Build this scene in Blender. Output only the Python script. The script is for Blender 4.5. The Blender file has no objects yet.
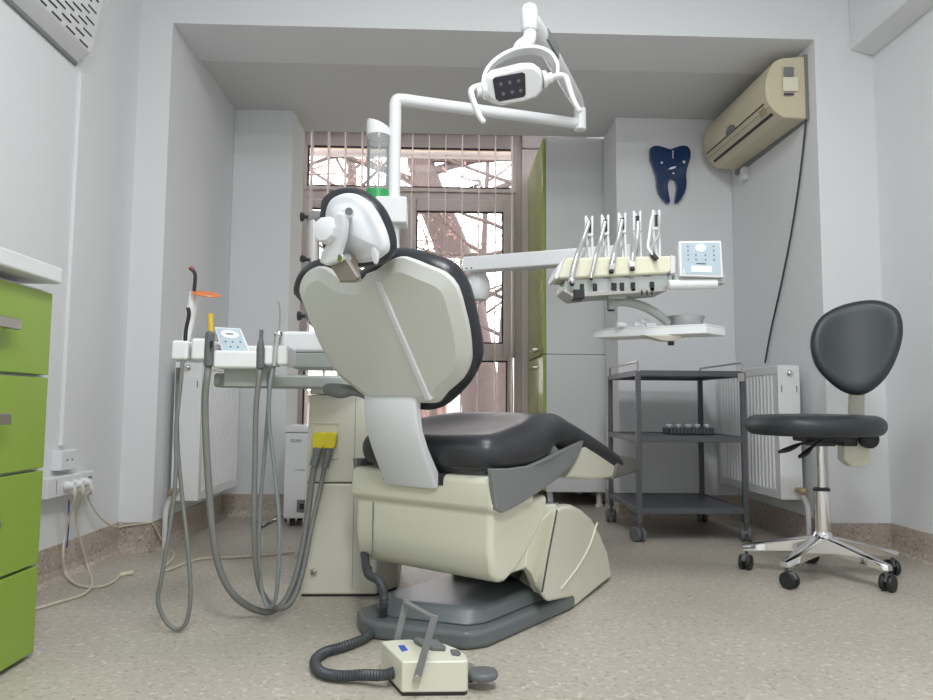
import bpy, bmesh, math, random
from mathutils import Vector, Matrix
from math import radians, sin, cos, pi
random.seed(7)
sc = bpy.context.scene
COL = sc.collection
V = Vector

# ---------------------------------------------------------------- camera
CAM = V((0, 0, .6)); F = 700.0; PITCH, YAW, ROLL = radians(4.48), radians(2.0), radians(.4)
FW = V((sin(YAW)*cos(PITCH), cos(YAW)*cos(PITCH), sin(PITCH)))
R0 = V((cos(YAW), -sin(YAW), 0)); U0 = R0.cross(FW)
RT = cos(ROLL)*R0 + sin(ROLL)*U0; UP = -sin(ROLL)*R0 + cos(ROLL)*U0
cd = bpy.data.cameras.new('camera'); cam = bpy.data.objects.new('camera', cd); COL.objects.link(cam)
cd.sensor_width = 36; cd.lens = F/933*36; cd.clip_start = .02
cam.matrix_world = Matrix(((RT.x, UP.x, -FW.x, CAM.x), (RT.y, UP.y, -FW.y, CAM.y), (RT.z, UP.z, -FW.z, CAM.z), (0, 0, 0, 1)))
sc.camera = cam

def ray(px, py): return FW + RT*((px-466.5)/F) - UP*((py-350)/F)
def onY(px, py, y): d = ray(px, py); return CAM + d*(y/d.y)
def onX(px, py, x): d = ray(px, py); return CAM + d*(x/d.x)
def onZ(px, py, z): d = ray(px, py); return CAM + d*((z-.6)/d.z)
def onP(px, py, P, N): d = ray(px, py); return CAM + d*((P-CAM).dot(N)/d.dot(N))

# ---------------------------------------------------------------- materials
def newmat(name):
    m = bpy.data.materials.new(name); m.use_nodes = True
    return m, m.node_tree.nodes, m.node_tree.links, m.node_tree.nodes['Principled BSDF']
def mat(name, col, rough=.5, metal=0, bump=0, bscale=60, vary=0, vscale=6, coat=0, spec=.5):
    m, n, l, b = newmat(name)
    b.inputs['Base Color'].default_value = (*col, 1); b.inputs['Roughness'].default_value = rough
    b.inputs['Metallic'].default_value = metal; b.inputs['Coat Weight'].default_value = coat
    b.inputs['Specular IOR Level'].default_value = spec
    tc = n.new('ShaderNodeTexCoord')
    no = n.new('ShaderNodeTexNoise'); no.inputs['Scale'].default_value = vscale; no.inputs['Detail'].default_value = 4
    l.new(tc.outputs['Object'], no.inputs['Vector'])
    mx = n.new('ShaderNodeMix'); mx.data_type = 'RGBA'
    v = vary if vary else .02
    mx.inputs['A'].default_value = (*[c*(1-v) for c in col], 1); mx.inputs['B'].default_value = (*[min(1, c*(1+v)) for c in col], 1)
    l.new(no.outputs['Fac'], mx.inputs['Factor']); l.new(mx.outputs['Result'], b.inputs['Base Color'])
    if bump:
        n2 = n.new('ShaderNodeTexNoise'); n2.inputs['Scale'].default_value = bscale; n2.inputs['Detail'].default_value = 3
        l.new(tc.outputs['Object'], n2.inputs['Vector'])
        bp = n.new('ShaderNodeBump'); bp.inputs['Strength'].default_value = bump; bp.inputs['Distance'].default_value = .002
        l.new(n2.outputs['Fac'], bp.inputs['Height']); l.new(bp.outputs['Normal'], b.inputs['Normal'])
    return m
def emat(name, col, s):
    m, n, l, b = newmat(name)
    b.inputs['Base Color'].default_value = (*col, 1); b.inputs['Emission Color'].default_value = (*col, 1); b.inputs['Emission Strength'].default_value = s
    return m
def terrazzo(name, a, bcol, speck):
    m, n, l, b = newmat(name); b.inputs['Roughness'].default_value = .45
    tc = n.new('ShaderNodeTexCoord')
    no = n.new('ShaderNodeTexNoise'); no.inputs['Scale'].default_value = 2.2; no.inputs['Detail'].default_value = 5
    l.new(tc.outputs['Object'], no.inputs['Vector'])
    r0 = n.new('ShaderNodeValToRGB'); r0.color_ramp.elements[0].position = .38; r0.color_ramp.elements[1].position = .62
    r0.color_ramp.elements[0].color = (*a, 1); r0.color_ramp.elements[1].color = (*bcol, 1); l.new(no.outputs['Fac'], r0.inputs['Fac'])
    n2 = n.new('ShaderNodeTexNoise'); n2.inputs['Scale'].default_value = 95; n2.inputs['Detail'].default_value = 2
    l.new(tc.outputs['Object'], n2.inputs['Vector'])
    r1 = n.new('ShaderNodeValToRGB'); r1.color_ramp.elements[0].position = .30; r1.color_ramp.elements[1].position = .44
    r1.color_ramp.elements[0].color = (1, 1, 1, 1); r1.color_ramp.elements[1].color = (0, 0, 0, 1); l.new(n2.outputs['Fac'], r1.inputs['Fac'])
    mx = n.new('ShaderNodeMix'); mx.data_type = 'RGBA'; l.new(r1.outputs['Color'], mx.inputs['Factor'])
    l.new(r0.outputs['Color'], mx.inputs['A']); mx.inputs['B'].default_value = (*speck, 1)
    n3 = n.new('ShaderNodeTexNoise'); n3.inputs['Scale'].default_value = 60; n3.inputs['Detail'].default_value = 1
    mp = n.new('ShaderNodeMapping'); mp.inputs['Location'].default_value = (5, 3, 1); l.new(tc.outputs['Object'], mp.inputs['Vector']); l.new(mp.outputs['Vector'], n3.inputs['Vector'])
    r2 = n.new('ShaderNodeValToRGB'); r2.color_ramp.elements[0].position = .60; r2.color_ramp.elements[1].position = .68
    r2.color_ramp.elements[0].color = (0, 0, 0, 1); r2.color_ramp.elements[1].color = (.6, .6, .6, 1); l.new(n3.outputs['Fac'], r2.inputs['Fac'])
    m2 = n.new('ShaderNodeMix'); m2.data_type = 'RGBA'; l.new(r2.outputs['Color'], m2.inputs['Factor']); l.new(mx.outputs['Result'], m2.inputs['A'])
    m2.inputs['B'].default_value = (.66, .62, .55, 1)
    l.new(m2.outputs['Result'], b.inputs['Base Color'])
    return m
def glassmat(name, tint, gloss=.06):
    m = bpy.data.materials.new(name); m.use_nodes = True; n, l = m.node_tree.nodes, m.node_tree.links
    for x in list(n):
        if x.type == 'BSDF_PRINCIPLED': n.remove(x)
    t = n.new('ShaderNodeBsdfTransparent'); t.inputs['Color'].default_value = (*tint, 1)
    g = n.new('ShaderNodeBsdfGlossy'); g.inputs['Roughness'].default_value = .03
    fr = n.new('ShaderNodeFresnel'); fr.inputs['IOR'].default_value = 1.3
    mx = n.new('ShaderNodeMixShader'); l.new(fr.outputs['Fac'], mx.inputs['Fac']); l.new(t.outputs['BSDF'], mx.inputs[1]); l.new(g.outputs['BSDF'], mx.inputs[2])
    l.new(mx.outputs['Shader'], n['Material Output'].inputs['Surface'])
    return m

M = {}
M['wall'] = mat('white_paint', (.80, .815, .83), .75, bump=.15, bscale=25, vary=.012, vscale=3)
M['floor'] = terrazzo('speckled_linoleum', (.44, .405, .345), (.485, .45, .385), (.325, .29, .24))
M['skirt'] = terrazzo('speckled_skirting', (.45, .385, .32), (.52, .45, .385), (.25, .19, .15))
M['white'] = mat('white_plastic', (.80, .815, .83), .35)
M['whitegloss'] = mat('white_enamel', (.86, .875, .89), .25)
M['cream'] = mat('cream_plastic', (.70, .70, .58), .28, vary=.03, vscale=3)
M['cream2'] = mat('off_white_column', (.71, .70, .60), .38, vary=.03, vscale=3)
M['creampad'] = mat('pale_yellow_silicone', (.80, .79, .62), .5)
M['oldcream'] = mat('yellowed_plastic', (.66, .60, .43), .4, vary=.05, vscale=4)
M['shell'] = mat('pearl_white_shell', (.66, .675, .64), .33)
M['shellwhite'] = mat('cool_white_shell', (.74, .765, .80), .33)
M['black'] = mat('black_leather', (.022, .025, .032), .32, bump=.25, bscale=140)
M['seatblack'] = mat('worn_black_leather', (.032, .034, .040), .36, bump=.25, bscale=140, vary=.15)
M['stoolblack'] = mat('grey_black_vinyl', (.028, .038, .043), .42, bump=.2, bscale=120)
M['blackp'] = mat('black_plastic', (.018, .018, .022), .45)
M['grey'] = mat('grey_plastic', (.13, .145, .15), .38)
M['greymid'] = mat('mid_grey_plastic', (.21, .225, .225), .38)
M['greybase'] = mat('base_grey_plastic', (.125, .145, .152), .36)
M['greypale'] = mat('pale_grey_green_plastic', (.42, .46, .44), .4)
M['hose'] = mat('grey_rubber_hose', (.20, .205, .195), .5)
M['hoseb'] = mat('blue_grey_hose', (.23, .27, .28), .45)
M['ribhose'] = mat('dark_ribbed_hose', (.055, .06, .068), .45)
M['steel'] = mat('brushed_steel', (.55, .53, .50), .28, 1)
M['chrome'] = mat('chrome', (.80, .80, .80), .10, 1)
M['instr'] = mat('satin_metal', (.58, .59, .59), .36, .65)
M['trolley'] = mat('grey_painted_metal', (.115, .12, .135), .42, .35)
M['trolleyd'] = mat('grey_shelf_sheet', (.10, .105, .125), .38, .35)
M['green'] = mat('lime_green_laminate', (.25, .385, .05), .40, vary=.03)
M['greenk'] = mat('green_tall_laminate', (.33, .40, .09), .13)
M['paleside'] = mat('white_laminate', (.70, .71, .72), .45)
M['counter'] = mat('white_worktop', (.74, .755, .77), .35)
M['frame'] = mat('brown_grey_window_frame', (.52, .475, .46), .45)
M['gasket'] = mat('black_gasket', (.02, .015, .015), .7)
M['glass'] = glassmat('clear_glass', (.97, .97, .97))
M['bottle'] = glassmat('frosted_bottle', (.85, .88, .88)); _n = M['bottle'].node_tree; _d = _n.nodes.new('ShaderNodeBsdfDiffuse'); _d.inputs['Color'].default_value = (.85, .87, .88, 1); _a = _n.nodes.new('ShaderNodeMixShader'); _a.inputs['Fac'].default_value = .22; _l = _n.nodes['Material Output'].inputs['Surface'].links[0]; _s = _l.from_socket; _n.links.new(_s, _a.inputs[1]); _n.links.new(_d.outputs['BSDF'], _a.inputs[2]); _n.links.new(_a.outputs['Shader'], _n.nodes['Material Output'].inputs['Surface'])
M['blueglass'] = glassmat('clear_bottle', (.90, .93, .94))
M['yellow'] = mat('yellow_plastic', (.72, .62, .02), .4)
M['mustard'] = mat('mustard_plastic', (.72, .50, .04), .4)
M['orange'] = mat('orange_filter', (.75, .20, .04), .25)
M['red'] = mat('dark_red_tip', (.22, .02, .03), .3)
M['greencap'] = mat('green_plastic', (.03, .34, .10), .4)
M['navy'] = mat('navy_glazed', (.010, .040, .13), .14, coat=.3)
M['panelblue'] = mat('pale_blue_membrane', (.50, .62, .69), .4)
M['sticker'] = mat('white_sticker', (.85, .87, .90), .5)
M['logo'] = mat('blue_logo', (.03, .09, .50), .4)
M['ink'] = mat('dark_print', (.05, .05, .12), .6)
M['rad'] = mat('radiator_enamel', (.78, .79, .80), .35)
M['brass'] = mat('brass_fitting', (.45, .36, .22), .35, .8)
M['cable'] = mat('cream_cable', (.66, .60, .48), .5)
M['darkcable'] = mat('dark_cable', (.05, .05, .06), .5)
M['bark'] = mat('brown_bark', (.085, .062, .056), .85, bump=.6, bscale=20, vary=.3)
M['leaf'] = mat('dry_pink_brown_leaf', (.28, .16, .14), .7)
M['brick'] = mat('pinkish_masonry', (.22, .14, .12), .8, vary=.15)
M['concrete'] = mat('pale_concrete', (.24, .22, .21), .8, vary=.1)
M['tan'] = mat('tan_blind_fabric', (.62, .47, .30), .8)
M['pinkwall'] = mat('pinkish_paint', (.72, .64, .61), .6)
M['ceilgrey'] = mat('greyish_ceiling', (.70, .71, .71), .8)  # alcove ceiling, slightly darker grey than the walls
M['fork'] = mat('brown_steel', (.30, .26, .23), .5, .5)
M['capgrey'] = mat('warm_grey_plastic', (.20, .19, .175), .4)
M['slat'] = mat('pinkish_blind_fabric', (.70, .62, .59), .75)
M['blue'] = mat('blue_cable', (.03, .06, .35), .5)
M['ledface'] = mat('black_lens_plate', (.03, .03, .05), .15)
M['lens'] = mat('clear_lens', (.16, .16, .2), .2, .3)

# ---------------------------------------------------------------- mesh builder
ORG = {}
class MB:
    def __init__(s): s.v = []; s.f = []; s.mi = []; s.m = 0
    def face(s, ix): s.f.append(tuple(ix)); s.mi.append(s.m)
    def add(s, pts): b = len(s.v); s.v += [V(p) for p in pts]; return b
    def ring(s, pts): b = s.add(pts); return list(range(b, b+len(pts)))
    def bridge(s, A, B, closed=True):
        n = len(A)
        for i in range(n if closed else n-1): j = (i+1) % n; s.face((A[i], A[j], B[j], B[i]))
    def frame_box(s, o, a, b, c):
        o, a, b, c = V(o), V(a), V(b), V(c)
        i = s.add([o, o+a, o+a+b, o+b, o+c, o+a+c, o+a+b+c, o+b+c])
        for q in ((0, 3, 2, 1), (4, 5, 6, 7), (0, 1, 5, 4), (1, 2, 6, 5), (2, 3, 7, 6), (3, 0, 4, 7)): s.face([i+k for k in q])
        return s
    def box(s, x0, x1, y0, y1, z0, z1): return s.frame_box((x0, y0, z0), (x1-x0, 0, 0), (0, y1-y0, 0), (0, 0, z1-z0))
    def prism(s, pts, vec):
        pts = [V(p) for p in pts]; vec = V(vec); A = s.ring(pts); B = s.ring([p+vec for p in pts])
        s.face(A[::-1]); s.face(B); s.bridge(A, B); return s
    def loft(s, rings, cap=True):
        R = [s.ring(r) for r in rings]
        for a, b in zip(R, R[1:]): s.bridge(a, b)
        if cap: s.face(R[0][::-1]); s.face(R[-1])
        return s
    def cyl(s, p0, p1, r0, r1=None, n=20, cap=True):
        r1 = r0 if r1 is None else r1
        return s.lathe(p0, V(p1)-V(p0), [(r0, 0), (r1, (V(p1)-V(p0)).length)], n, cap)
    def lathe(s, o, ax, prof, n=24, cap=True, sq=1.0):
        o = V(o); ax = V(ax).normalized(); t = V((0, 0, 1)) if abs(ax.z) < .9 else V((1, 0, 0))
        a = ax.cross(t).normalized(); b = ax.cross(a)
        rs = []
        for r, h in prof: rs.append([o+ax*h+(a*cos(2*pi*k/n)+b*sin(2*pi*k/n)*sq)*max(r, 1e-5) for k in range(n)])
        return s.loft(rs, cap)
    def tube(s, path, r, n=10, rib=0, cap=True, ry=None):
        path = [V(p) for p in path]; L = len(path)
        T = [(path[min(i+1, L-1)]-path[max(i-1, 0)]).normalized() for i in range(L)]
        t0 = V((0, 0, 1)) if abs(T[0].z) < .9 else V((1, 0, 0)); a = T[0].cross(t0).normalized(); rs = []
        for i in range(L):
            a = (a - T[i]*a.dot(T[i])).normalized(); b = T[i].cross(a)
            rr = r(i/(L-1)) if callable(r) else r
            if rib and i % 2: rr *= 1-rib
            r2 = rr if ry is None else rr*ry
            rs.append([path[i]+a*rr*cos(2*pi*k/n)+b*r2*sin(2*pi*k/n) for k in range(n)])
        return s.loft(rs, cap)
    def sphere(s, c, r, n=16, m=10, sc=(1, 1, 1)):
        c = V(c); rs = []
        for i in range(m+1):
            t = pi*i/m; rs.append([c+V((r*sin(t)*cos(2*pi*k/n)*sc[0]+1e-6*cos(k), r*sin(t)*sin(2*pi*k/n)*sc[1]+1e-6*sin(k), -r*cos(t)*sc[2])) for k in range(n)])
        return s.loft(rs)
    def pillow(s, P, pts, r=.3, n=4, dome=0, caps=8, rb=None):
        """rounded slab: pts 2d outline, P(a,b,h01) -> 3d; r inset in 2d units"""
        pts = [V(p).to_2d() if len(p) > 2 else V(p) for p in pts]; N = len(pts)
        area = sum(pts[i].x*pts[(i+1) % N].y-pts[(i+1) % N].x*pts[i].y for i in range(N))
        if area < 0: pts = pts[::-1]
        nor = []
        for i in range(N):
            t = (pts[(i+1) % N]-pts[i-1]).normalized(); nor.append(V((t.y, -t.x)))
        c = sum(pts, V((0, 0)))/N
        def lp(ins): return [pts[i]-nor[i]*ins for i in range(N)]
        rb = r if rb is None else rb; rs = []
        q = lp(rb*1.0); rs.append([(p, 0.) for p in q])
        for k in range(1, n+1):
            t = pi/2*k/n; rs.append([(p, .5*(1-cos(t))) for p in lp(rb*(1-sin(t)))])
        for k in range(1, n+1):
            t = pi/2*k/n; rs.append([(p, .5+.5*sin(t)) for p in lp(r*(1-cos(t)))])
        top = lp(r)
        for k in range(1, caps):
            q = 1-k/caps; rs.append([(c+(p-c)*q, 1+dome*(1-q*q)) for p in top])
        R = [s.ring([P(p.x, p.y, h) for p, h in r_]) for r_ in rs]
        for a, b in zip(R, R[1:]): s.bridge(a, b)
        ct = s.add([P(c.x, c.y, 1+dome)])
        for i in range(N): s.face((R[-1][i], R[-1][(i+1) % N], ct))
        base = lp(rb); bot = [s.ring([P((c+(p-c)*q).x, (c+(p-c)*q).y, 0) for p in base]) for q in (.75, .5, .25)]
        s.bridge(bot[0], R[0])
        s.bridge(bot[1], bot[0]); s.bridge(bot[2], bot[1]); s.face(bot[2][::-1])
        return s
    def build(s, name, m, parent=None, origin=None, bevel=0, seg=2, sharp=40, smooth=True, sub=0):
        me = bpy.data.meshes.new(name)
        if parent is not None: o = ORG[parent.name]
        elif origin is not None: o = V(origin)
        else:
            xs = [p.x for p in s.v]; ys = [p.y for p in s.v]; o = V(((min(xs)+max(xs))/2, (min(ys)+max(ys))/2, min(p.z for p in s.v)))
        me.from_pydata([p-o for p in s.v], [], s.f)
        ms = m if isinstance(m, (list, tuple)) else [m]
        for q in ms: me.materials.append(M[q])
        for i, p in enumerate(me.polygons): p.material_index = s.mi[i]
        bm = bmesh.new(); bm.from_mesh(me); bmesh.ops.recalc_face_normals(bm, faces=bm.faces); bm.to_mesh(me); bm.free()
        if smooth:
            for p in me.polygons: p.use_smooth = True
            me.set_sharp_from_angle(angle=radians(sharp))
        ob = bpy.data.objects.new(name, me); COL.objects.link(ob); ORG[ob.name] = o
        if parent is not None: ob.parent = parent
        else: ob.location = o
        if bevel:
            b = ob.modifiers.new('bevel', 'BEVEL'); b.width = bevel; b.segments = seg; b.limit_method = 'ANGLE'; b.angle_limit = radians(30); b.harden_normals = True
        if sub:
            u = ob.modifiers.new('subdivision', 'SUBSURF'); u.levels = sub; u.render_levels = sub
        return ob
def tag(o, label, cat, group=None):
    o['label'] = label; o['category'] = cat
    if group: o['group'] = group
    return o
def struct(o): o['kind'] = 'structure'; return o
def thing(name, label, cat, loc, group=None):
    o = bpy.data.objects.new(name, None); COL.objects.link(o); o.location = loc; o.empty_display_size = .05; ORG[o.name] = V(loc)
    return tag(o, label, cat, group)
KIDS = lambda o: [c for c in bpy.data.objects if c.parent == o]
def dup(o, parent=None, shift=V((0, 0, 0)), label=None):
    c = o.copy(); COL.objects.link(c); ORG[c.name] = ORG[o.name]+shift
    if parent is not None: c.parent = parent
    else: c.location = o.location+shift
    if label: c['label'] = label
    for k in KIDS(o): dup(k, c)
    return c
def spline(pts, n=8, closed=False):
    pts = [V(p) for p in pts]; out = []; L = len(pts)
    rng = range(L) if closed else range(L-1)
    for i in rng:
        g = (lambda k: pts[k % L]) if closed else (lambda k: pts[max(0, min(L-1, k))])
        p0, p1, p2, p3 = g(i-1), g(i), g(i+1), g(i+2)
        for k in range(n):
            t = k/n
            out.append(.5*((2*p1)+(p2-p0)*t+(2*p0-5*p1+4*p2-p3)*t*t+(3*p1-p0-3*p2+p3)*t**3))
    if not closed: out.append(pts[-1])
    return out
def text(body, size, loc, ax, ay, m, parent, name='lettering', ext=.0006, align='CENTER'):
    cu = bpy.data.curves.new(name, 'FONT'); cu.body = body; cu.size = size; cu.extrude = ext; cu.align_x = align; cu.align_y = 'CENTER'
    to = bpy.data.objects.new(name, cu); COL.objects.link(to)
    bpy.context.view_layer.update()
    me = bpy.data.meshes.new_from_object(to.evaluated_get(bpy.context.evaluated_depsgraph_get()))
    bpy.data.objects.remove(to)
    ax = V(ax).normalized(); az = ax.cross(V(ay)).normalized(); ay = az.cross(ax)
    o = ORG[parent.name]
    for v in me.vertices: v.co = V(loc)-o+ax*v.co.x+ay*v.co.y+az*v.co.z
    me.materials.clear(); me.materials.append(M[m]); me.name = name
    ob = bpy.data.objects.new(name, me); COL.objects.link(ob); ob.parent = parent; ORG[ob.name] = o
    return ob
# ================================================================ setting
ZC = 2.22; YF = 2.92; YN = 3.82; XL = -1.30; XR = 1.89; AL = -1.165; AR = 1.63; NL = -.838; NR = .97; YB = 4.12; YW = 4.92; TOP = 2.75
def S(name, mb, m, **k): return struct(mb.build(name, m, **k))
S('floor', MB().box(-1.6, 2.2, -2.2, 5.1, -.05, 0), 'floor', smooth=False)
b = MB().box(XL-.15, XL, -2.1, YF, 0, TOP); S('wall_left', b, 'wall', smooth=False)
S('wall_right', MB().box(XR, XR+.15, -2.1, YF, 0, TOP), 'wall', smooth=False)
S('wall_back', MB().box(XL-.15, XR+.15, -2.25, -2.1, 0, TOP), 'wall', smooth=False)
S('ceiling', MB().box(XL-.15, XR+.15, -2.25, YF+.3, TOP, TOP+.1), 'wall', smooth=False)
# pillars and the wall above the opening
b = MB()
b.box(XL-.15, AL, YF, YF+.33, 0, ZC); b.box(AR, XR+.15, YF, YF+.33, 0, ZC)
b.box(XL-.15, AL, YF+.33, YB, 0, ZC+.15); b.box(AR, XR+.15, YF+.33, YB, 0, ZC+.15)
b.box(XL-.15, XR+.15, YF, YF+.33, ZC, TOP)
S('wall_alcove', b, 'wall', smooth=False)
b = MB(); b.box(AL, NL, YN, YB, 0, ZC+.012); b.box(NR, AR, YN, YB, 0, ZC+.012)
S('wall_niche', b, 'wall', bevel=.004)
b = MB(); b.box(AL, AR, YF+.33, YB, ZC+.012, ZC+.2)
S('ceiling_alcove', b, 'ceilgrey', smooth=False)
b = MB(); b.box(-1.3, 1.2, YB, YW+.12, 2.60, 2.7); S('ceiling_niche', b, 'wall', smooth=False)
b = MB(); b.box(AL-.12, AL-.02, YB, YW+.12, 0, 2.62); b.box(1.02, 1.12, YB, YW+.12, 0, 2.62)
S('wall_niche_side', b, 'wall', smooth=False)
S('wall_window_right', MB().box(.56, 1.02, YW-.02, YW+.12, 0, 2.62), 'pinkwall', smooth=False); S('trim_2', MB().box(.56, 1.02, YW-.05, YW-.021, 2.44, 2.62), 'frame', smooth=False)
b = MB(); b.box(AL-.02, -1.04, YW-.02, YW+.12, 0, 2.62); b.box(-1.04, .56, YW-.02, YW+.12, 0, .22)
b.box(-1.04, .56, YW-.02, YW+.12, 2.56, 2.62)
S('wall_window', b, 'wall', smooth=False)
# side beam along the right wall
b = MB()
p = [(XR, 0, 2.15), (XR, 0, TOP), (1.79, 0, TOP), (1.79, 0, 2.175)]
b.prism([(x, -2.1, z) for x, y, z in p], (0, YF+2.1, 0)); S('beam_right', b, 'wall', bevel=.004)
# shallow projecting strip on the left (thin pilaster line in the corner)
# skirting, coved linoleum turned up the wall
def skirt(name, pts, h=.118, t=.006):
    b = MB()
    for (x0, y0), (x1, y1) in zip(pts, pts[1:]):
        d = V((x1-x0, y1-y0, 0)); n = V((-d.y, d.x, 0)).normalized()   # left of travel = room side
        pr = [(0, 0), (0, h), (t, h), (t, .035), (t+.006, .014), (t+.02, .002), (t+.034, 0)]
        b.prism([V((x0, y0, 0))-d.normalized()*0+n*a+V((0, 0, z)) for a, z in pr], d)
    return S(name, b, 'skirt', smooth=False)
skirt('baseboard_left', [(XL+.001, YF), (XL+.001, -2.1)][::-1] and [(XL, YF), (XL, -2.1)][::-1][::-1])
skirt('baseboard_front_left', [(AL, YF), (XL, YF)])
skirt('baseboard_alcove_left', [(AL, YN), (AL, YF)])
skirt('baseboard_niche_left', [(NL, YB), (NL, YN), (AL, YN)])
skirt('baseboard_niche_right', [(AR, YN), (NR, YN), (NR, YB)])
skirt('baseboard_alcove_right', [(AR, YF), (AR, YN)])
skirt('baseboard_front_right', [(XR, YF), (AR, YF)])
skirt('baseboard_right', [(XR, -2.1), (XR, YF)])
skirt('baseboard_window', [(.56, YW-.02), (-1.04, YW-.02)], h=.1)

# ---------------------------------------------------------------- window
X0, X1, Z0, Z1 = -1.04, .56, .22, 2.56
yw = YW
W = struct(thing('window_1', 'x', 'x', (0, 0, 0)))
for k in ('label', 'category'): del W[k]
W.location = ((X0+X1)/2, yw, Z0); ORG[W.name] = W.location.copy()
def zat(py, px=466): return onY(px, py, yw).z
def xat(px, py=270): return onY(px, py, yw).x
zt0, zt1 = zat(189), zat(149); zc1, zc0 = zat(212), zat(345); zl1 = zat(360)
xm = xat(403)
b = MB()
b.box(X0, X0+.06, yw, yw+.07, Z0, Z1); b.box(X1-.05, X1, yw, yw+.07, Z0, Z1)
b.box(X0+.06, X1-.05, yw, yw+.07, zt1+.01, Z1); b.box(X0+.06, X1-.05, yw, yw+.07, Z0, Z0+.07)
b.box(X0+.06, X1-.05, yw, yw+.07, zat(200), zt0-.01)
b.box(X0+.06, X1-.05, yw, yw+.07, zat(357), zat(349))
b.box(xm-.035, xm+.02, yw, yw+.07, zat(349), zat(200)); b.box(xm-.035, xm+.02, yw, yw+.07, Z0+.07, zat(357))
b.build('window_frame', 'frame', W, bevel=.004)
def sash(x0, x1, z0, z1, w, yoff=-.018, hin=None, nm='window_sash'):
    b = MB(); a = yw+yoff; c = a+.055
    b.box(x0, x0+w, a, c, z0, z1); b.box(x1-w, x1, a, c, z0, z1); b.box(x0+w, x1-w, a, c, z1-w, z1); b.box(x0+w, x1-w, a, c, z0, z0+w)
    f = b.build(nm, 'frame', W, bevel=.005)
    g = MB(); i = w-.008; a2, c2 = a+.012, a+.03
    g.box(x0+i, x0+w, a2, c2, z0+i, z1-i); g.box(x1-w, x1-i, a2, c2, z0+i, z1-i)
    g = MB(); d = .010
    q = (x0+w, x1-w, z0+w, z1-w)
    g.box(q[0], q[0]+d, a+.006, a+.02, q[2], q[3]); g.box(q[1]-d, q[1], a+.006, a+.02, q[2], q[3])
    g.box(q[0], q[1], a+.006, a+.02, q[3]-d, q[3]); g.box(q[0], q[1], a+.006, a+.02, q[2], q[2]+d)
    g.build('gasket', 'gasket', f, smooth=False)
    MB().box(q[0], q[1], a+.022, a+.026, q[2], q[3]).build('pane', 'glass', f, smooth=False)
    return f
sash(X0+.04, X1-.035, zt0-.03, zt1+.03, .03)
sash(X0+.04, xm-.02, zc0-.06, zc1+.07, .06)
sash(xm+.005, xat(515), zc0-.075, zc1+.085, .085)
sash(X0+.04, xm-.02, Z0+.05, zl1+.035, .035)
sash(xm+.005, xat(513), Z0+.05, zl1+.035, .04)
# hinges of the casement
b = MB()
for pz in (235, 330): b.cyl((xat(513)+.012, yw-.02, zat(pz)-.05), (xat(513)+.012, yw-.02, zat(pz)+.05), .008, n=12)
b.build('hinge', 'frame', W)
# vertical blind, slats turned edge-on
t = thing('vertical_blind', 'vertical blind of thin pinkish slats turned edge-on across the window', 'blind', ((X0+X1)/2, yw-.12, 2.56))
MB().box(X0+.03, X1-.01, yw-.15, yw-.10, 2.535, 2.60).build('head_rail', 'frame', t, bevel=.004)
k = 0; x = onY(312, 150, yw-.13).x
while x < .53:
    b = MB(); b.box(x-.003, x+.003, yw-.165, yw-.085, .30, 2.54)
    b.build('slat', 'slat', t, smooth=False); x += .1165

# ================================================================ outside
gz = -.5
struct(MB().box(-14, 16, YW+.3, 40, gz-.1, gz).build('ground_outside', 'concrete', smooth=False))
bt = onY(500, 392, 17).z
t = thing('brick_building', 'pinkish masonry building low behind the trees outside the window', 'building', (-1, 17, gz))
MB().box(-7, 8, 17, 18.5, gz, bt-.12).build('wall', 'brick', t, smooth=False)
MB().box(-7.2, 8.2, 16.8, 18.7, bt-.12, bt).build('roof', 'concrete', t, smooth=False)
for i in range(6): MB().box(-6+i*2.3, -5.1+i*2.3, 16.96, 17.0, .0, bt-.3).build('window', 'concrete', t, smooth=False)
# tapered grey shape under a pale bar, seen through the casement
t = thing('outside_shape', 'grey tapered shape with white top bar seen through the casement', 'kiosk', (.05, 9, gz))
kx0, kx1 = onY(437, 250, 9).x, onY(480, 250, 9).x; kz1 = onY(460, 241, 9).z; kz0 = onY(460, 247, 9).z
b = MB(); b.box(kx0, kx1, 8.9, 10.1, kz0, kz1-.02); b.build('roof', 'whitegloss', t, bevel=.03)
b = MB(); b.prism([onY(px, py, 9) for px, py in ((440, 249), (477, 249), (472, 262), (468, 300), (450, 300), (446, 262))], (0, .9, 0)); b.build('tapered_part', 'greypale', t, smooth=False)
b = MB(); b.box(kx0+.15, kx1-.15, 9.1, 9.8, gz, onY(460, 300, 9).z); b.build('body', 'greypale', t, smooth=False)
t = thing('rolled_awning', 'rolled tan awning strip outside along the top of the window', 'awning', (-.25, YW+.3, 2.5))
za, zb = onY(450, 158, YW+.32).z, onY(450, 141, YW+.32).z
MB().box(-1.3, .8, YW+.28, YW+.34, za+.03, zb+.08).build('fabric', 'tan', t, bevel=.01)
MB().box(-1.3, .8, YW+.27, YW+.35, za, za+.035).build('bottom_bar', 'frame', t, bevel=.008)

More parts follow.
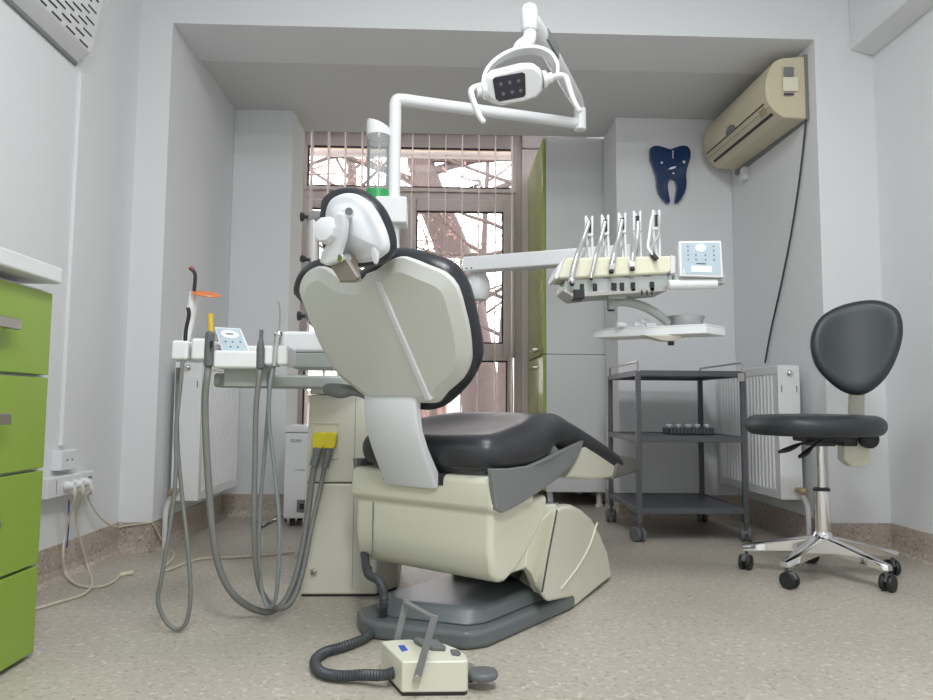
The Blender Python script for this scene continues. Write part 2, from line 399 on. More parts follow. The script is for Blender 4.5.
def branch(b, p, d, r, L, lev, tips):
    n = 5; pts = [p.copy()]; q = p.copy(); dd = d.copy()
    for i in range(n):
        dd = (dd+V((random.uniform(-.22, .22), random.uniform(-.15, .15), random.uniform(-.12, .2)))).normalized(); q = q+dd*L/n; pts.append(q.copy())
    b.tube(pts, lambda s: r*(1-.55*s), n=7 if lev < 2 else 5)
    if lev >= 3: tips.append(q); tips.append(pts[3]); return
    for k in range(3 if lev < 3 else 3):
        i = random.choice((2, 3, 4, 5)) if k else 5
        nd = (dd+V((random.uniform(-1, 1), random.uniform(-.6, .6), random.uniform(-.5, .7)))).normalized()
        branch(b, pts[i], nd, r*.5, L*.72, lev+1, tips)
def tree(label, path, r, forks, seed, L0=1.0, leafn=500, ls=.035):
    leafn *= 3; ls *= .6
    random.seed(seed); t = thing('tree', label, 'tree', path[0], 'trees outside the window')
    b = MB(); P = spline(path, 6); b.tube(P, lambda s: r*(1-.62*s), n=14); tips = []
    for i, d in forks: branch(b, P[int(i*(len(P)-1))], V(d).normalized(), r*.22, L0, 1, tips)
    b.build('trunk', 'bark', t)
    lf = MB()
    for k in range(leafn):
        c = random.choice(tips)+V([random.gauss(0, .16) for _ in range(3)])
        a = V([random.gauss(0, 1) for _ in range(3)]).normalized(); e = a.cross(V([random.gauss(0, 1) for _ in range(3)])).normalized(); f = a.cross(e)*.15
        s = ls*random.uniform(.6, 1.3); i = lf.add([c-a*s, c+e*s*.6+f*s, c+a*s, c-e*s*.6+f*s]); lf.face((i, i+1, i+2)); lf.face((i, i+2, i+3))
    o = lf.build('foliage', 'leaf', t, smooth=False); o['kind'] = 'stuff'
    return t
def pt(px, py, y): return onY(px, py, y)
d = 8.0
tree('thick leaning tree trunk outside, seen through the middle of the window', [V((pt(470, 400, d).x+.3, d, gz)), pt(470, 330, d), pt(452, 250, d), pt(432, 200, d), pt(418, 150, d), pt(410, 100, d), pt(408, 60, d)], .25,
     [(.45, (1, 0, .5)), (.55, (-1, .2, .7)), (.6, (1, -.2, .4)), (.7, (.8, 0, .9)), (.75, (-.8, 0, .5)), (.85, (1, .2, .3)), (.5, (.9, .2, .1)), (.65, (.6, -.3, -.1))], 3, 1.5, 260)
d = 9.5
tree('forked slender tree outside behind the headrest end of the window', [V((pt(345, 400, d).x, d, gz)), pt(345, 300, d), pt(347, 210, d), pt(352, 170, d), pt(338, 120, d)], .11,
     [(.35, (-1, 0, .4)), (.55, (1, 0, .8)), (.6, (-1, 0, .5)), (.7, (-.7, 0, 1)), (.75, (1, 0, 1)), (.85, (.8, 0, .6)), (.45, (.9, 0, .3))], 11, 1.4, 260)
d = 7.2
tree('straight bare tree trunk outside low in the right hand pane', [V((pt(507, 450, d).x, d, gz)), pt(505, 380, d), pt(508, 300, d), pt(516, 200, d), pt(530, 120, d)], .10,
     [(.4, (-1, 0, .5)), (.5, (-1, .2, .2)), (.6, (-1, 0, .7)), (.7, (-.9, .1, .2)), (.8, (-1, .2, .3)), (.55, (-.6, 0, -.5)), (.65, (-.9, 0, -.1))], 21, 1.3, 420)
d = 12
tree('distant tree outside with dense pinkish twigs at the right', [V((pt(480, 450, d).x, d, gz)), pt(482, 380, d), pt(484, 250, d), pt(488, 160, d)], .09,
     [(.3, (-1, 0, .5)), (.4, (1, .2, .6)), (.5, (-1, 0, .7)), (.6, (.9, .1, .2)), (.7, (-1, .2, .3)), (.55, (.6, 0, .5)), (.8, (-.9, 0, .5)), (.9, (.9, 0, .5))], 33, 1.8, 500, .04)
tree('distant tree outside low behind the backrest side of the window', [V((pt(430, 450, d).x, d+1, gz)), pt(434, 380, d+1), pt(428, 320, d+1), pt(440, 250, d+1)], .09,
     [(.3, (-1, 0, .5)), (.4, (1, .2, .6)), (.5, (-1, 0, .7)), (.6, (.9, .1, .2)), (.7, (-1, .2, .3)), (.8, (-.9, 0, .5)), (.9, (.9, 0, .5))], 41, 1.6, 400, .04)
random.seed(5)
# ================================================================ drawer cabinet and worktop
fx = -.955; y0, y1 = 1.235, 1.735
t = thing('drawer_cabinet', 'lime green drawer cabinet under the white worktop at the left edge', 'cabinet', (-1.13, 1.49, 0))
b = MB(); b.box(XL, fx-.02, y0, y1+.012, .005, .872); b.build('body', 'paleside', t, smooth=False)
zs = [.010, .216, .440, .662, .868]
for i in range(4):
    z0, z1 = zs[i]+.003, zs[i+1]-.004
    dr = MB().box(fx-.02, fx, y0+.002, y1, z0, z1).build('drawer', 'green', t, bevel=.0015)
    hz = z1-.095 if i < 3 else z1-.095
    ye = onX([3, 9, 13, 18][i], 400, fx+.03).y
    h = MB(); h.box(fx+.018, fx+.030, ye-.17, ye, hz-.012, hz+.012); h.box(fx, fx+.02, ye-.025, ye-.01, hz-.006, hz+.006); h.box(fx, fx+.02, ye-.16, ye-.145, hz-.006, hz+.006)
    h.build('handle', 'steel', dr, bevel=.002)
o = MB(); zt = onX(63, 269, -.93).z; zb = .885; o.box(XL, -.925, y0-.02, onX(63, 275, -.925).y, zb, zt)
tag(o.build('worktop', 'counter', bevel=.006, seg=3), 'thick white worktop lying on the lime green drawers', 'worktop')

# ================================================================ air unit on left wall
ya = 2.425; pr = [V((XL, ya, onX(68, 58, XL).z))]
for px, py in ((85, 58), (91, 54), (95, 44), (99, 25), (103, 5)): pr.append(onY(px, py, ya))
pr += [V((pr[-1].x-.005, ya, pr[-1].z+.12)), V((pr[-1].x-.06, ya, pr[-1].z+.17)), V((XL, ya, pr[-1].z+.17))]
pr = [V((min(max(p.x, XL), -.98), p.y, p.z)) for p in pr]
t = thing('fan_coil_unit', 'white wall heater unit with slotted grille high on the left wall', 'heater', (XL+.1, 1.95, pr[0].z))
MB().prism(pr, (0, -.95, 0)).build('casing', 'white', t, bevel=.006, seg=3)
b = MB(); p2 = [V((XL+.0005, 0, pr[0].z-.006)), V((XL+.010, 0, pr[0].z-.006)), V((XL+.010, 0, pr[0].z+.03)), V((XL+.0005, 0, pr[0].z+.03))]
b.prism([V((p.x, ya-.005, p.z)) for p in p2], (0, -.93, 0)); b.build('back_plate', 'greymid', t)
# dark slots in staggered rows on the sloping front
A, B_ = pr[2], pr[5]; fd = (B_-A); fn = V((fd.z, 0, -fd.x)).normalized()
b = MB()
for r in range(12):
    ln = .006+r*.021; sp = None
    for g0, g1 in zip(pr[2:7], pr[3:8]):
        if ln <= (g1-g0).length: sp = (g0, g1); break
        ln -= (g1-g0).length
    if sp is None: break
    fd = sp[1]-sp[0]; fn = V((fd.z, 0, -fd.x)).normalized(); q = sp[0]+fd.normalized()*ln
    for k in range(9):
        yy = ya-.03-(r % 2)*.040-k*.085
        if yy-.06 < ya-.94: break
        b.frame_box(q-fn*.002+V((0, yy-ya, 0)), (0, -.055, 0), fd.normalized()*.0055, fn*.0035)
b.build('grille_slots', 'blackp', t, smooth=False)
# vertical cable duct and sockets below
zd0 = .452; yd = onX(66, 420, XL).y-.03
o = MB().box(XL, XL+.014, yd-.012, yd+.016, zd0, pr[0].z-.02); tag(o.build('cable_duct', 'wall', bevel=.002), 'thin white cable duct running down the left wall to the sockets', 'cable duct')
t = thing('wall_socket', 'small square white socket on the wall at the foot of the cable duct', 'socket', (XL, onX(68, 460, XL).y, onX(68, 470, XL+.02).z))
a, c = onX(61, 471, XL+.035), onX(78, 449, XL+.035)
MB().box(XL, XL+.035, a.y, c.y, a.z, c.z).build('housing', 'white', t, bevel=.003)
for q in (.35, .65): MB().cyl((XL+.034, a.y+(c.y-a.y)*q, (a.z+c.z)/2), (XL+.0365, a.y+(c.y-a.y)*q, (a.z+c.z)/2), .003, n=10).build('socket_hole', 'blackp', t)
a, c = onX(47, 500, XL+.045), onX(95, 470, XL+.045); zlo, zhi = a.z+.0, onX(70, 475, XL+.045).z
t = thing('socket_strip', 'wide white multi-gang socket box with plugs on the left wall', 'socket', (XL, (a.y+c.y)/2, zlo))
MB().box(XL, XL+.045, a.y, c.y, zlo, zhi).build('housing', 'white', t, bevel=.004)
for k in range(4):
    yy = a.y+(c.y-a.y)*(.34+.18*k); zz = (zlo+zhi)/2
    MB().cyl((XL+.0445, yy, zz), (XL+.047, yy, zz), .017, n=20).build('socket_cup', 'greymid' if k == 3 else 'white', t)
socky = [a.y+(c.y-a.y)*(.34+.18*k) for k in range(4)]; sockz = (zlo+zhi)/2
MB().box(XL+.045, XL+.0462, a.y+.05, a.y+.052, zlo+.01, zhi-.01).build('seam', 'greymid', t, smooth=False)
plugs = []
def cablepath(px, rest, r, label, name='power_cable', m='cable', plug=None, extra=None):
    P = []
    for it in px:
        x, y = it[0], it[1]
        p = onZ(x, y, r+.001)
        if p.x < XL+.03: p = onX(x, y, XL+.03)
        P.append(p)
    if plug is not None: P = [V((XL+.075, socky[plug], sockz-.004)), V((XL+.08, socky[plug], sockz-.035))]+P
    b = MB(); b.tube(spline(P, 8), r, n=8)
    t = thing(name, label, 'cable', (P[len(P)//2].x, P[len(P)//2].y, 0))
    b.build('cord', m, t)
    if plug is not None:
        q = MB(); q.cyl((XL+.049, socky[plug], sockz), (XL+.078, socky[plug], sockz), .016, .012, n=14); q.cyl((XL+.072, socky[plug], sockz+.004), (XL+.08, socky[plug], sockz-.03), .006, n=10)
        q.build('plug', 'white' if m == 'cable' else m, t)
    if extra: extra(t, P)
    return t
def connector(t, P):
    b = MB(); b.cyl(P[-1], P[-1]+V((.035, .02, .004)), .008, n=10); b.build('connector', 'cable', t)
cablepath([(66, 530), (63, 556), (66, 574), (78, 585), (97, 587), (113, 582), (120, 575)], 0, .0042, 'cream cable from the first socket looping on the floor to a loose connector', plug=0, extra=connector)
cablepath([(76, 515), (81, 543), (88, 568), (92, 583), (84, 594), (62, 601), (38, 608), (10, 614)], 0, .0042, 'cream cable from the second socket running left along the floor under the cabinet', plug=1)
cablepath([(88, 497), (96, 512), (108, 524), (120, 527.5)], 0, .0030, 'thin beige cable from the third socket running along the skirting to the pillar', plug=2)
P = [onY(120, 527, YF-.012), onY(135, 524.5, YF-.012), onY(152, 522, YF-.012), onX(158, 518, AL+.012), onX(163, 516, AL+.012)]
tag(MB().tube(spline(P, 8), .003, n=8).build('power_cable', 'cable'), 'thin white cable clipped over the skirting of the left pillar', 'cable')
P = [onY(153, 524, YF-.012)]+[onZ(x, y, .006) for x, y in ((166, 547), (174, 556), (163, 571), (200, 559), (240, 557), (294, 552))]
tag(MB().tube(spline(P, 8), .0045, n=8).build('power_cable', 'cable'), 'cream cable running along the floor from the left pillar to the white suction box', 'cable')
P = [onX(69, 500, XL+.02), onX(68.5, 525, XL+.02), onX(67, 548, XL+.02)]
tag(MB().tube(spline(P, 6), .0025, n=8).build('wire', 'blue'), 'short blue wire hanging under the left wall socket box', 'wire')

# ================================================================ radiators
def radiator(x_face, x_back, y0, y1, z0, z1, sgn, label):
    """sgn: direction the front faces along x"""
    t = thing('radiator', label, 'radiator', ((x_face+x_back)/2, (y0+y1)/2, z0))
    b = MB(); b.box(min(x_face-sgn*.012, x_back), max(x_face-sgn*.012, x_back), y0+.012, y1-.012, z0+.012, z1-.012)
    b.build('core', 'rad', t, bevel=.004)
    # fluted front sheet
    n = 17; L = y1-y0; w = L/n; prof = []
    prof.append((0, x_face-sgn*.014)); prof.append((0, x_face)); prof.append((.035, x_face))
    yy = .035; w = (L-.07)/n
    for k in range(n):
        prof += [(yy+w*.12, x_face), (yy+w*.24, x_face-sgn*.009), (yy+w*.62, x_face-sgn*.009), (yy+w*.76, x_face), (yy+w, x_face)]; yy += w
    prof += [(L, x_face), (L, x_face-sgn*.014)]
    b = MB(); b.prism([(x, y0+y, z0+.04) for y, x in prof], (0, 0, z1-z0-.08)); b.build('front_panel', 'rad', t, sharp=25)
    lo, hi = sorted((x_face, x_face-sgn*.014)); MB().box(lo, hi, y0, y1, z0, z0+.04).build('bottom_rim', 'rad', t, bevel=.004); MB().box(lo, hi, y0, y1, z1-.04, z1).build('top_rim', 'rad', t, bevel=.004)
    lo, hi = sorted((x_face, x_back))
    e = MB().box(lo, hi, y0-.004, y0+.008, z0, z1).build('end_panel', 'rad', t, bevel=.005, seg=3); MB().box(lo, hi, y1-.008, y1, z0, z1).build('end_panel', 'rad', t, bevel=.005, seg=3)
    for zz in (.09, ): 
        for xx in (.16, .84): MB().box(lo+(hi-lo)*xx-.0015, lo+(hi-lo)*xx+.0015, y0-.0055, y0-.003, z1-zz-.03, z1-zz).build('slot', 'blackp', e, smooth=False)
    b = MB()
    for k in range(26):
        yy = y0+.02+k*(L-.04)/26; b.box(lo+.01, hi-.01, yy, yy+.008, z1-.006, z1+.002)
    b.build('top_grille', 'rad', t, smooth=False)
    xc = (lo+hi)/2-sgn*.004
    b = MB(); b.lathe((xc, y0-.004, z1-.035), (0, -1, 0), [(.012, 0), (.014, .004), (.010, .010), (.005, .012), (.004, .016)], 20); b.build('vent_plug', 'chrome', t)
    xv = x_back+sgn*.03 if sgn < 0 else x_back+.03
    b = MB(); zc = z0+.045; b.cyl((xv, y0, zc), (xv, y0-.03, zc), .011, n=14); b.lathe((xv, y0-.03, zc), (-sgn*.0, -1, .0), [(.013, 0), (.013, .02), (.016, .022), (.016, .04), (.008, .044)], 16); b.build('valve', 'brass', t)
    b = MB(); b.tube(spline([(xv, y0-.028, zc), (xv-sgn*.02, y0-.03, zc-.04), (xv-sgn*.035, y0-.03, zc-.09), (xv-sgn*.035, y0-.03, 0)], 6), .011, n=12); b.build('pipe', 'white', t)
    return t
radiator(-1.02, -1.135, 3.02, 3.60, .188, .785, 1, 'white ribbed panel radiator on the alcove wall at left, behind the assistant tray')
radiator(1.485, 1.585, 3.05, 3.72, .195, .785, -1, 'white ribbed panel radiator on the right alcove wall, behind trolley and stool')

# ================================================================ air conditioner (right)
yn, yf = 2.985, 3.74; dzf = .022; pl = [(807, 56), (783, 57.5), (774, 62), (767, 76), (766, 90), (768, 101), (774, 110), (784, 117.5), (806, 119)]
pr = [onY(px, py, yn) for px, py in pl]; pr[0].x = AR; pr[-1].x = AR
pr = [pr[0]]+spline(pr[1:-1], 4)+[pr[-1]]
t = thing('air_conditioner', 'yellowed split air conditioner high on the right alcove wall', 'air conditioner', (AR, 3.38, pr[-1].z))
MB().prism(pr, (0, yf-yn, dzf)).build('housing', 'oldcream', t, bevel=.008, seg=3, sharp=50)
bp = [V((AR, yn-.006, pr[-1].z-.004)), V((AR-.014, yn-.006, pr[-1].z-.004)), V((AR-.014, yn-.006, pr[0].z+.004)), V((AR, yn-.006, pr[0].z+.004))]
MB().prism(bp, (0, yf-yn+.01, 0)).build('back_plate', 'greymid', t)
L = spline([onY(px, py, yn) for px, py in pl[1:-1]], 8)
def surf(f, y, off=0):
    i = min(len(L)-2, max(0, int(f*(len(L)-1)))); y_ = y; p = L[i].lerp(L[i+1], f*(len(L)-1)-i); d = (L[i+1]-L[i]).normalized(); n = V((-d.z, 0, d.x))
    if n.x > 0: n = -n
    return V((p.x, y, p.z+dzf*(y-yn)/(yf-yn)))+n*off, d, n
def slot(f, ya_, yb_, w, m, nm, off=-.001, th=.003):
    p, d, n = surf(f, ya_, off); MB().frame_box(p-d*w/2, (0, yb_-ya_, dzf*(yb_-ya_)/(yf-yn)), d*w, n*th).build(nm, m, t, smooth=False)
slot(.66, yn+.04, yf-.03, .006, 'blackp', 'intake_slot'); slot(.86, yn+.03, yf-.05, .014, 'blackp', 'outlet_slot'); slot(.75, yn+.01, yf-.01, .002, 'greymid', 'panel_seam')
p, d, n = surf(.66, (yn+yf)/2+.02, 0)
b = MB(); b.prism([p+V((0, cos(a)*.055, 0))-d*sin(a)*.035-n*.002 for a in [pi*k/16 for k in range(17)]], n*.005); b.build('badge', 'greymid', t)
p, d, n = surf(.70, yn+.05, .001); MB().frame_box(p, (0, .05, 0), d*.03, n*.001).build('info_label', 'brass', t, smooth=False)
def endlab(x0, y0_, x1, y1_, m, nm):
    q = [onY(px, py, yn-.009) for px, py in ((x0, y0_), (x1, y0_), (x1, y1_), (x0, y1_))]; return MB().prism(q, (0, .0012, 0)).build(nm, m, t, smooth=False)
endlab(784, 67, 794, 76, 'greymid', 'silver_sticker'); endlab(783, 77, 798, 91, 'creampad', 'paper_sticker'); endlab(784, 93, 794, 95, 'ink', 'printed_line')
P = [onX(806, 119, AR-.012), onX(803, 150, AR-.008), onX(798, 190, AR-.010), onX(790, 240, AR-.008), onX(781, 285, AR-.010), onX(771, 330, AR-.008), onX(765, 363, AR-.012)]
tag(MB().tube(spline(P, 8), .0045, n=8).build('power_cable', 'darkcable'), 'dark cable hanging down the right alcove wall from the air conditioner', 'cable')
o = MB().box(AR-.03, AR-.002, 3.60, 3.64, pr[-1].z-.07, pr[-1].z-.005); o.build('mounting_bracket', 'white', t)

# ================================================================ tooth decoration
pts = [(85,180),(90,145),(130,128),(180,135),(240,155),(262,155),(300,140),(350,127),(395,135),(418,175),(415,230),(390,310),(382,370),(385,440),(370,510),(330,580),(300,600),(292,580),(300,520),(305,460),(290,410),(262,395),(240,415),(230,460),(240,530),(248,580),(240,600),(215,590),(165,530),(145,470),(135,380),(110,300),(88,240)]
yt = YN-.03
P = spline([onY(640+.1215*x, 130+.1215*y, yt) for x, y in pts], 4, True)
t = thing('tooth_decoration', 'glossy navy blue tooth shaped plaque hanging on the white wall', 'wall decoration', (P[0].x+.12, YN, 1.74))
MB().prism(P, (0, .028, 0)).build('plaque', 'navy', t, bevel=.017, seg=5, sharp=60)
w = MB()
for x, y, r in ((180, 268, 10), (362, 262, 12), (275, 355, 9), (272, 175, 6)):
    c = onY(640+.1215*x, 130+.1215*y, yt-.001); w.cyl(c, c+V((0, .003, 0)), r*.1215/700*3.8, n=10)
w.prism([onY(640+.1215*x, 130+.1215*y, yt-.001) for x, y in ((230, 325), (255, 305), (298, 296), (292, 312), (265, 322))], (0, .003, 0))
w.prism([onY(640+.1215*x, 130+.1215*y, yt-.001) for x, y in ((268, 180), (274, 180), (274, 235), (268, 235))], (0, .003, 0))
w.build('painted_marks', 'sticker', t, smooth=False)

# ================================================================ tall cabinet in the niche
cx0, cx1, cy0, cy1 = .602, .985, 4.15, 4.885; zm = .905
t = thing('tall_cabinet', 'tall narrow cabinet with green doors and white side beside the window', 'cabinet', ((cx0+cx1)/2, 4.52, 0))
MB().box(cx0+.02, cx1, cy0, cy1, .092, zm-.001).build('lower_body', 'paleside', t, bevel=.001); MB().box(cx0+.02, cx1, cy0, cy1, zm+.002, 2.235).build('upper_body', 'paleside', t, bevel=.001)
ymid = (cy0+cy1)/2
for (ya_, yb_) in ((cy0+.002, ymid-.002), (ymid+.002, cy1-.002)):
    for (z0, z1, hz) in ((.10, zm-.004, .84), (zm+.005, 2.228, .955)):
        dr = MB().box(cx0, cx0+.018, ya_, yb_, z0, z1).build('door', 'greenk', t, bevel=.001)
        hy = yb_-.05 if ya_ < ymid-.1 else ya_+.05; hy0 = hy-.06; hy1 = hy+.06
        h = MB(); h.tube([(cx0, hy0, hz), (cx0-.022, hy0, hz), (cx0-.022, hy1, hz), (cx0, hy1, hz)], .005, n=8); h.build('handle', 'steel', dr)
for x in (cx0+.05, cx1-.04):
    for y in (cy0+.05, cy1-.06):
        MB().lathe((x, y, 0), (0, 0, 1), [(.026, 0), (.026, .012), (.017, .02), (.017, .092)], 16).build('leg', 'paleside', t)

# ================================================================ suction box
bx0 = onY(284, 470, 3.50).x; bz1 = onY(295, 426, 3.5).z
t = thing('suction_unit', 'small white box-shaped suction unit on the floor behind the column', 'medical unit', (bx0+.14, 3.62, 0))
MB().box(bx0, bx0+.27, 3.50, 3.76, .04, bz1-.035).build('housing', 'white', t, bevel=.006); MB().box(bx0-.003, bx0+.273, 3.497, 3.763, bz1-.033, bz1).build('lid', 'white', t, bevel=.008)
for x in (bx0+.04, bx0+.22):
    for y in (3.54, 3.72): MB().cyl((x, y, 0), (x, y, .04), .014, n=12).build('foot', 'blackp', t)
text('ESAM', .022, onY(296, 441, 3.4995), (1, 0, 0), (0, 0, 1), 'ink', t)
text('Turbo-Jet', .012, onY(300, 470, 3.4995), (1, 0, 0), (0, 0, 1), 'ink', t)
b = MB(); q = onY(301, 506, 3.499); b.box(q.x-.02, q.x+.03, 3.494, 3.50, q.z-.03, q.z+.03); b.build('power_inlet', 'greymid', t, bevel=.002)
b = MB(); b.box(q.x-.005, q.x+.015, 3.490, 3.495, q.z-.015, q.z+.012); b.build('switch', 'blackp', t)
P = [(bx0+.02, 3.49, .03)]+[onZ(x, y, .008) for x, y in ((283, 516), (270, 522), (258, 528), (252, 524), (262, 520))]
tag(MB().tube(spline(P, 6), .006, n=8).build('hose', 'blueglass'), 'short clear hose lying in front of the white suction box', 'hose')

# ================================================================ trolley
tx0, tx1, ty0, ty1 = .872, 1.372, 3.115, 3.66
t = thing('trolley', 'grey metal three-tier trolley on castors in front of the tooth wall', 'trolley', ((tx0+tx1)/2, (ty0+ty1)/2, 0))
w = .022
for x in (tx0, tx1-w):
    for y in (ty0, ty1-w): MB().box(x, x+w, y, y+w, .085, .755).build('post', 'trolley', t, bevel=.002)
for zz, nm in ((.757, 'top_shelf'), (.462, 'middle_shelf'), (.145, 'bottom_shelf')):
    b = MB(); b.box(tx0+.004, tx1-.004, ty0+.004, ty1-.004, zz-.006, zz); s_ = b.build(nm, 'trolleyd', t, smooth=False)
    b = MB(); h = .022
    b.box(tx0+w, tx1-w, ty0+.001, ty0+.014, zz-h, zz+.004); b.box(tx0+w, tx1-w, ty1-.014, ty1-.001, zz-h, zz+.004)
    b.box(tx0+.001, tx0+.014, ty0+w, ty1-w, zz-h, zz+.004); b.box(tx1-.014, tx1-.001, ty0+w, ty1-w, zz-h, zz+.004)
    b.build('rim', 'trolley', s_, bevel=.002)
for x in (tx0+.011, tx1-.011):
    P = [(x, ty0+.012, .755), (x, ty0+.012, .79), (x, ty0+.022, .80), (x, ty1-.022, .80), (x, ty1-.012, .79), (x, ty1-.012, .755)]
    MB().tube(P, .005, n=8).build('rail', 'steel', t)
MB().box(tx1-w-.016, tx1-w+.014, ty0-.004, ty0, .715, .752).build('label_clip', 'steel', t)
def caster(parent, p, s, ang, nm='castor', hub='grey', tyre='blackp'):
    """twin wheel castor, wheel radius s, base at p"""
    p = V(p); d = V((cos(ang), sin(ang), 0)); a = V((-d.y, d.x, 0)); r = s
    b = MB(); c = p+d*r*.35+V((0, 0, r))
    for q in (-1, 1): b.lathe(c+a*q*r*.16, a*q, [(r*.6, 0), (r*.93, .02*r), (r, .12*r), (r, .42*r), (r*.9, .56*r), (r*.35, .62*r)], 20)
    o = b.build(nm, tyre, parent)
    k = MB(); k.cyl(p+V((0, 0, r*1.3)), p+V((0, 0, r*2.55)), r*.22, n=10)
    k.prism([c+a*(-.5*r)+d*r*x+V((0, 0, r*z)) for x, z in ((-.7, .2), (-.35, .85), (.35, .98), (.8, .6), (.9, .2), (.7, .55), (.2, .75), (-.3, .6))], a*r*1.0)
    k.build('fork', hub, o, bevel=.001)
    return o
for x, y, a in ((tx0+.011, ty0+.011, 2.0), (tx1-.011, ty0+.011, 1.2), (tx0+.011, ty1-.011, 1.5), (tx1-.011, ty1-.011, 1.5)):
    caster(t, (x, y, 0), .033, a, tyre='grey', hub='trolley')
# rack of vials on the middle shelf
ry = 3.42; rx0, rx1 = onY(669, 430, ry).x, onY(714, 430, ry).x
t = thing('instrument_rack', 'dark bluish comb rack on the middle shelf of the trolley', 'rack', ((rx0+rx1)/2, ry+.05, .462))
b = MB(); b.box(rx0, rx1, ry, ry+.10, .462, .466); b.box(rx0, rx1, ry, ry+.004, .462, .495); b.box(rx0, rx1, ry+.096, ry+.10, .462, .495); b.box(rx0, rx0+.004, ry, ry+.1, .462, .495); b.box(rx1-.004, rx1, ry, ry+.1, .462, .495)
b.build('tray', 'trolleyd', t, smooth=False)
b = MB()
for k in range(12): x = rx0+.008+k*(rx1-rx0-.02)/11; b.box(x, x+.004, ry-.002, ry, .466, .49)
b.build('teeth', 'greymid', t, smooth=False)
n5 = ['leftmost', 'second from left', 'middle', 'fourth from left', 'rightmost']
for k in range(5):
    x = rx0+.018+k*(rx1-rx0-.036)/4
    v = thing('vial', f'small white capped vial, {n5[k]} of five in the trolley rack', 'vial', (x, ry+.05, .467), 'vials in the trolley rack')
    MB().lathe((x, ry+.05, .467), (0, 0, 1), [(.012, 0), (.012, .024), (.008, .03)], 14).build('body', 'sticker', v)
    MB().lathe((x, ry+.05, .497), (0, 0, 1), [(.010, 0), (.015, .004), (.015, .012), (.012, .015)], 14).build('cap', 'sticker', v)

# ================================================================ stool
sx, sy = 1.362, 2.49
t = thing('dental_stool', 'dark grey operator stool with backrest on a five-star chrome base', 'stool', (sx, sy, 0))
wh = [(1.138, 2.614), (1.154, 2.344), (1.444, 2.712), (1.46, 2.291), (1.622, 2.505)]
for (x, y) in wh:
    a = math.atan2(y-sy, x-sx); d = V((cos(a), sin(a), 0)); n = V((-d.y, d.x, 0)); R = math.hypot(x-sx, y-sy)
    rs = []
    for q, wd, zt_, th in ((.02, .028, .150, .06), (.3, .024, .134, .046), (.7, .020, .110, .032), (1.0, .018, .092, .024), (1.06, .012, .088, .018)):
        c = V((sx, sy, 0))+d*R*q
        rs.append([c+n*wd+V((0, 0, zt_-th)), c+n*wd*.95+V((0, 0, zt_-.006)), c+n*wd*.5+V((0, 0, zt_)), c-n*wd*.5+V((0, 0, zt_)), c-n*wd*.95+V((0, 0, zt_-.006)), c-n*wd+V((0, 0, zt_-th))])
    MB().loft(rs).build('base_arm', 'chrome', t, sharp=50)
    caster(t, (x, y, 0), .028, a+random.uniform(-.6, .6)+1.2)
MB().lathe((sx, sy, .085), (0, 0, 1), [(.030, 0), (.036, .01), (.036, .055), (.029, .07), (.027, .075)], 24).build('hub', 'chrome', t)
MB().lathe((sx, sy, .15), (0, 0, 1), [(.027, 0), (.027, .155), (.024, .158)], 24).build('outer_column', 'chrome', t)
MB().lathe((sx, sy, .303), (0, 0, 1), [(.0285, 0), (.0285, .008), (.020, .012)], 24).build('ring', 'blackp', t)
MB().lathe((sx, sy, .30), (0, 0, 1), [(.0135, 0), (.0135, .19)], 20).build('piston', 'chrome', t)
b = MB(); b.box(sx-.075, sx+.10, sy-.055, sy+.055, .478, .500); b.box(sx-.04, sx+.04, sy-.04, sy+.04, .462, .48); b.box(sx+.07, sx+.125, sy-.025, sy+.025, .462, .492)
b.build('mechanism', 'blackp', t, bevel=.006)
for pts_ in (((815, 441), (800, 444), (789, 449), (779, 452)), ((822, 441), (812, 447), (806, 453), (799, 457))):
    yl = sy-.06; P = [onY(x, y, yl) for x, y in pts_]
    b = MB(); b.tube([V((P[0].x+.02, sy-.03, .485)), P[0], P[1]], .005, n=8); b.tube(spline(P[1:], 5), lambda s: .006+.007*sin(pi*min(1, s*1.1)*.9), n=10, ry=.7); b.build('lever', 'blackp', t)
out = []
for k in range(40):
    a = 2*pi*k/40; r = 1+.05*cos(3*a); out.append(V((sx-.022+.238*cos(a)*r, sy+.205*sin(a)*r)))
b = MB(); b.pillow(lambda x, y, h: V((x, y, .500+.072*h+.012*min(1, max(0, (sx-.05-x)/-.2))*h*0)), out, r=.045, n=5, dome=.07, rb=.03); b.build('seat', 'stoolblack', t, sharp=80)
pn = V((-.42, -.88, .16)).normalized(); pc = V((1.462, 2.43, .80))
pts = [(35,230),(40,170),(75,110),(140,70),(220,50),(290,52),(345,80),(368,120),(372,180),(355,250),(320,320),(270,370),(220,390),(160,380),(100,340),(55,290)]
px_ = pn.cross(V((0, 0, 1))).normalized(); py_ = px_.cross(pn)
Q = [onP(800+.2785*x, 285+.2785*y, pc, pn)-pc for x, y in pts]; Q = spline([V((q.dot(px_), q.dot(py_))) for q in Q], 4, True)
def bk(a_, b_, h): return pc+px_*a_*.985+py_*b_+pn*(.055*h-.055+.03*((a_/.16)**2)-.0)
b = MB(); b.pillow(bk, Q, r=.03, n=5, dome=-.05, rb=.02); b.build('backrest', 'stoolblack', t, sharp=80)
bxm = onY(859, 400, 2.52).x
b = MB(); b.prism([(bxm-.028, 2.50, .455), (bxm-.028, 2.53, .44), (bxm-.028, 2.55, .46), (bxm-.028, 2.55, .60), (bxm-.028, 2.535, .69), (bxm-.028, 2.518, .69), (bxm-.028, 2.53, .60), (bxm-.028, 2.53, .48), (bxm-.028, 2.50, .475)], (.056, 0, 0))
P = [onY(x, y, 2.475) for x, y in ((844, 431), (870, 431), (871, 462), (866, 467), (852, 467), (844, 460))]
b.prism(P, (0, .045, 0)); b.build('back_support', 'cream', t, bevel=.005)
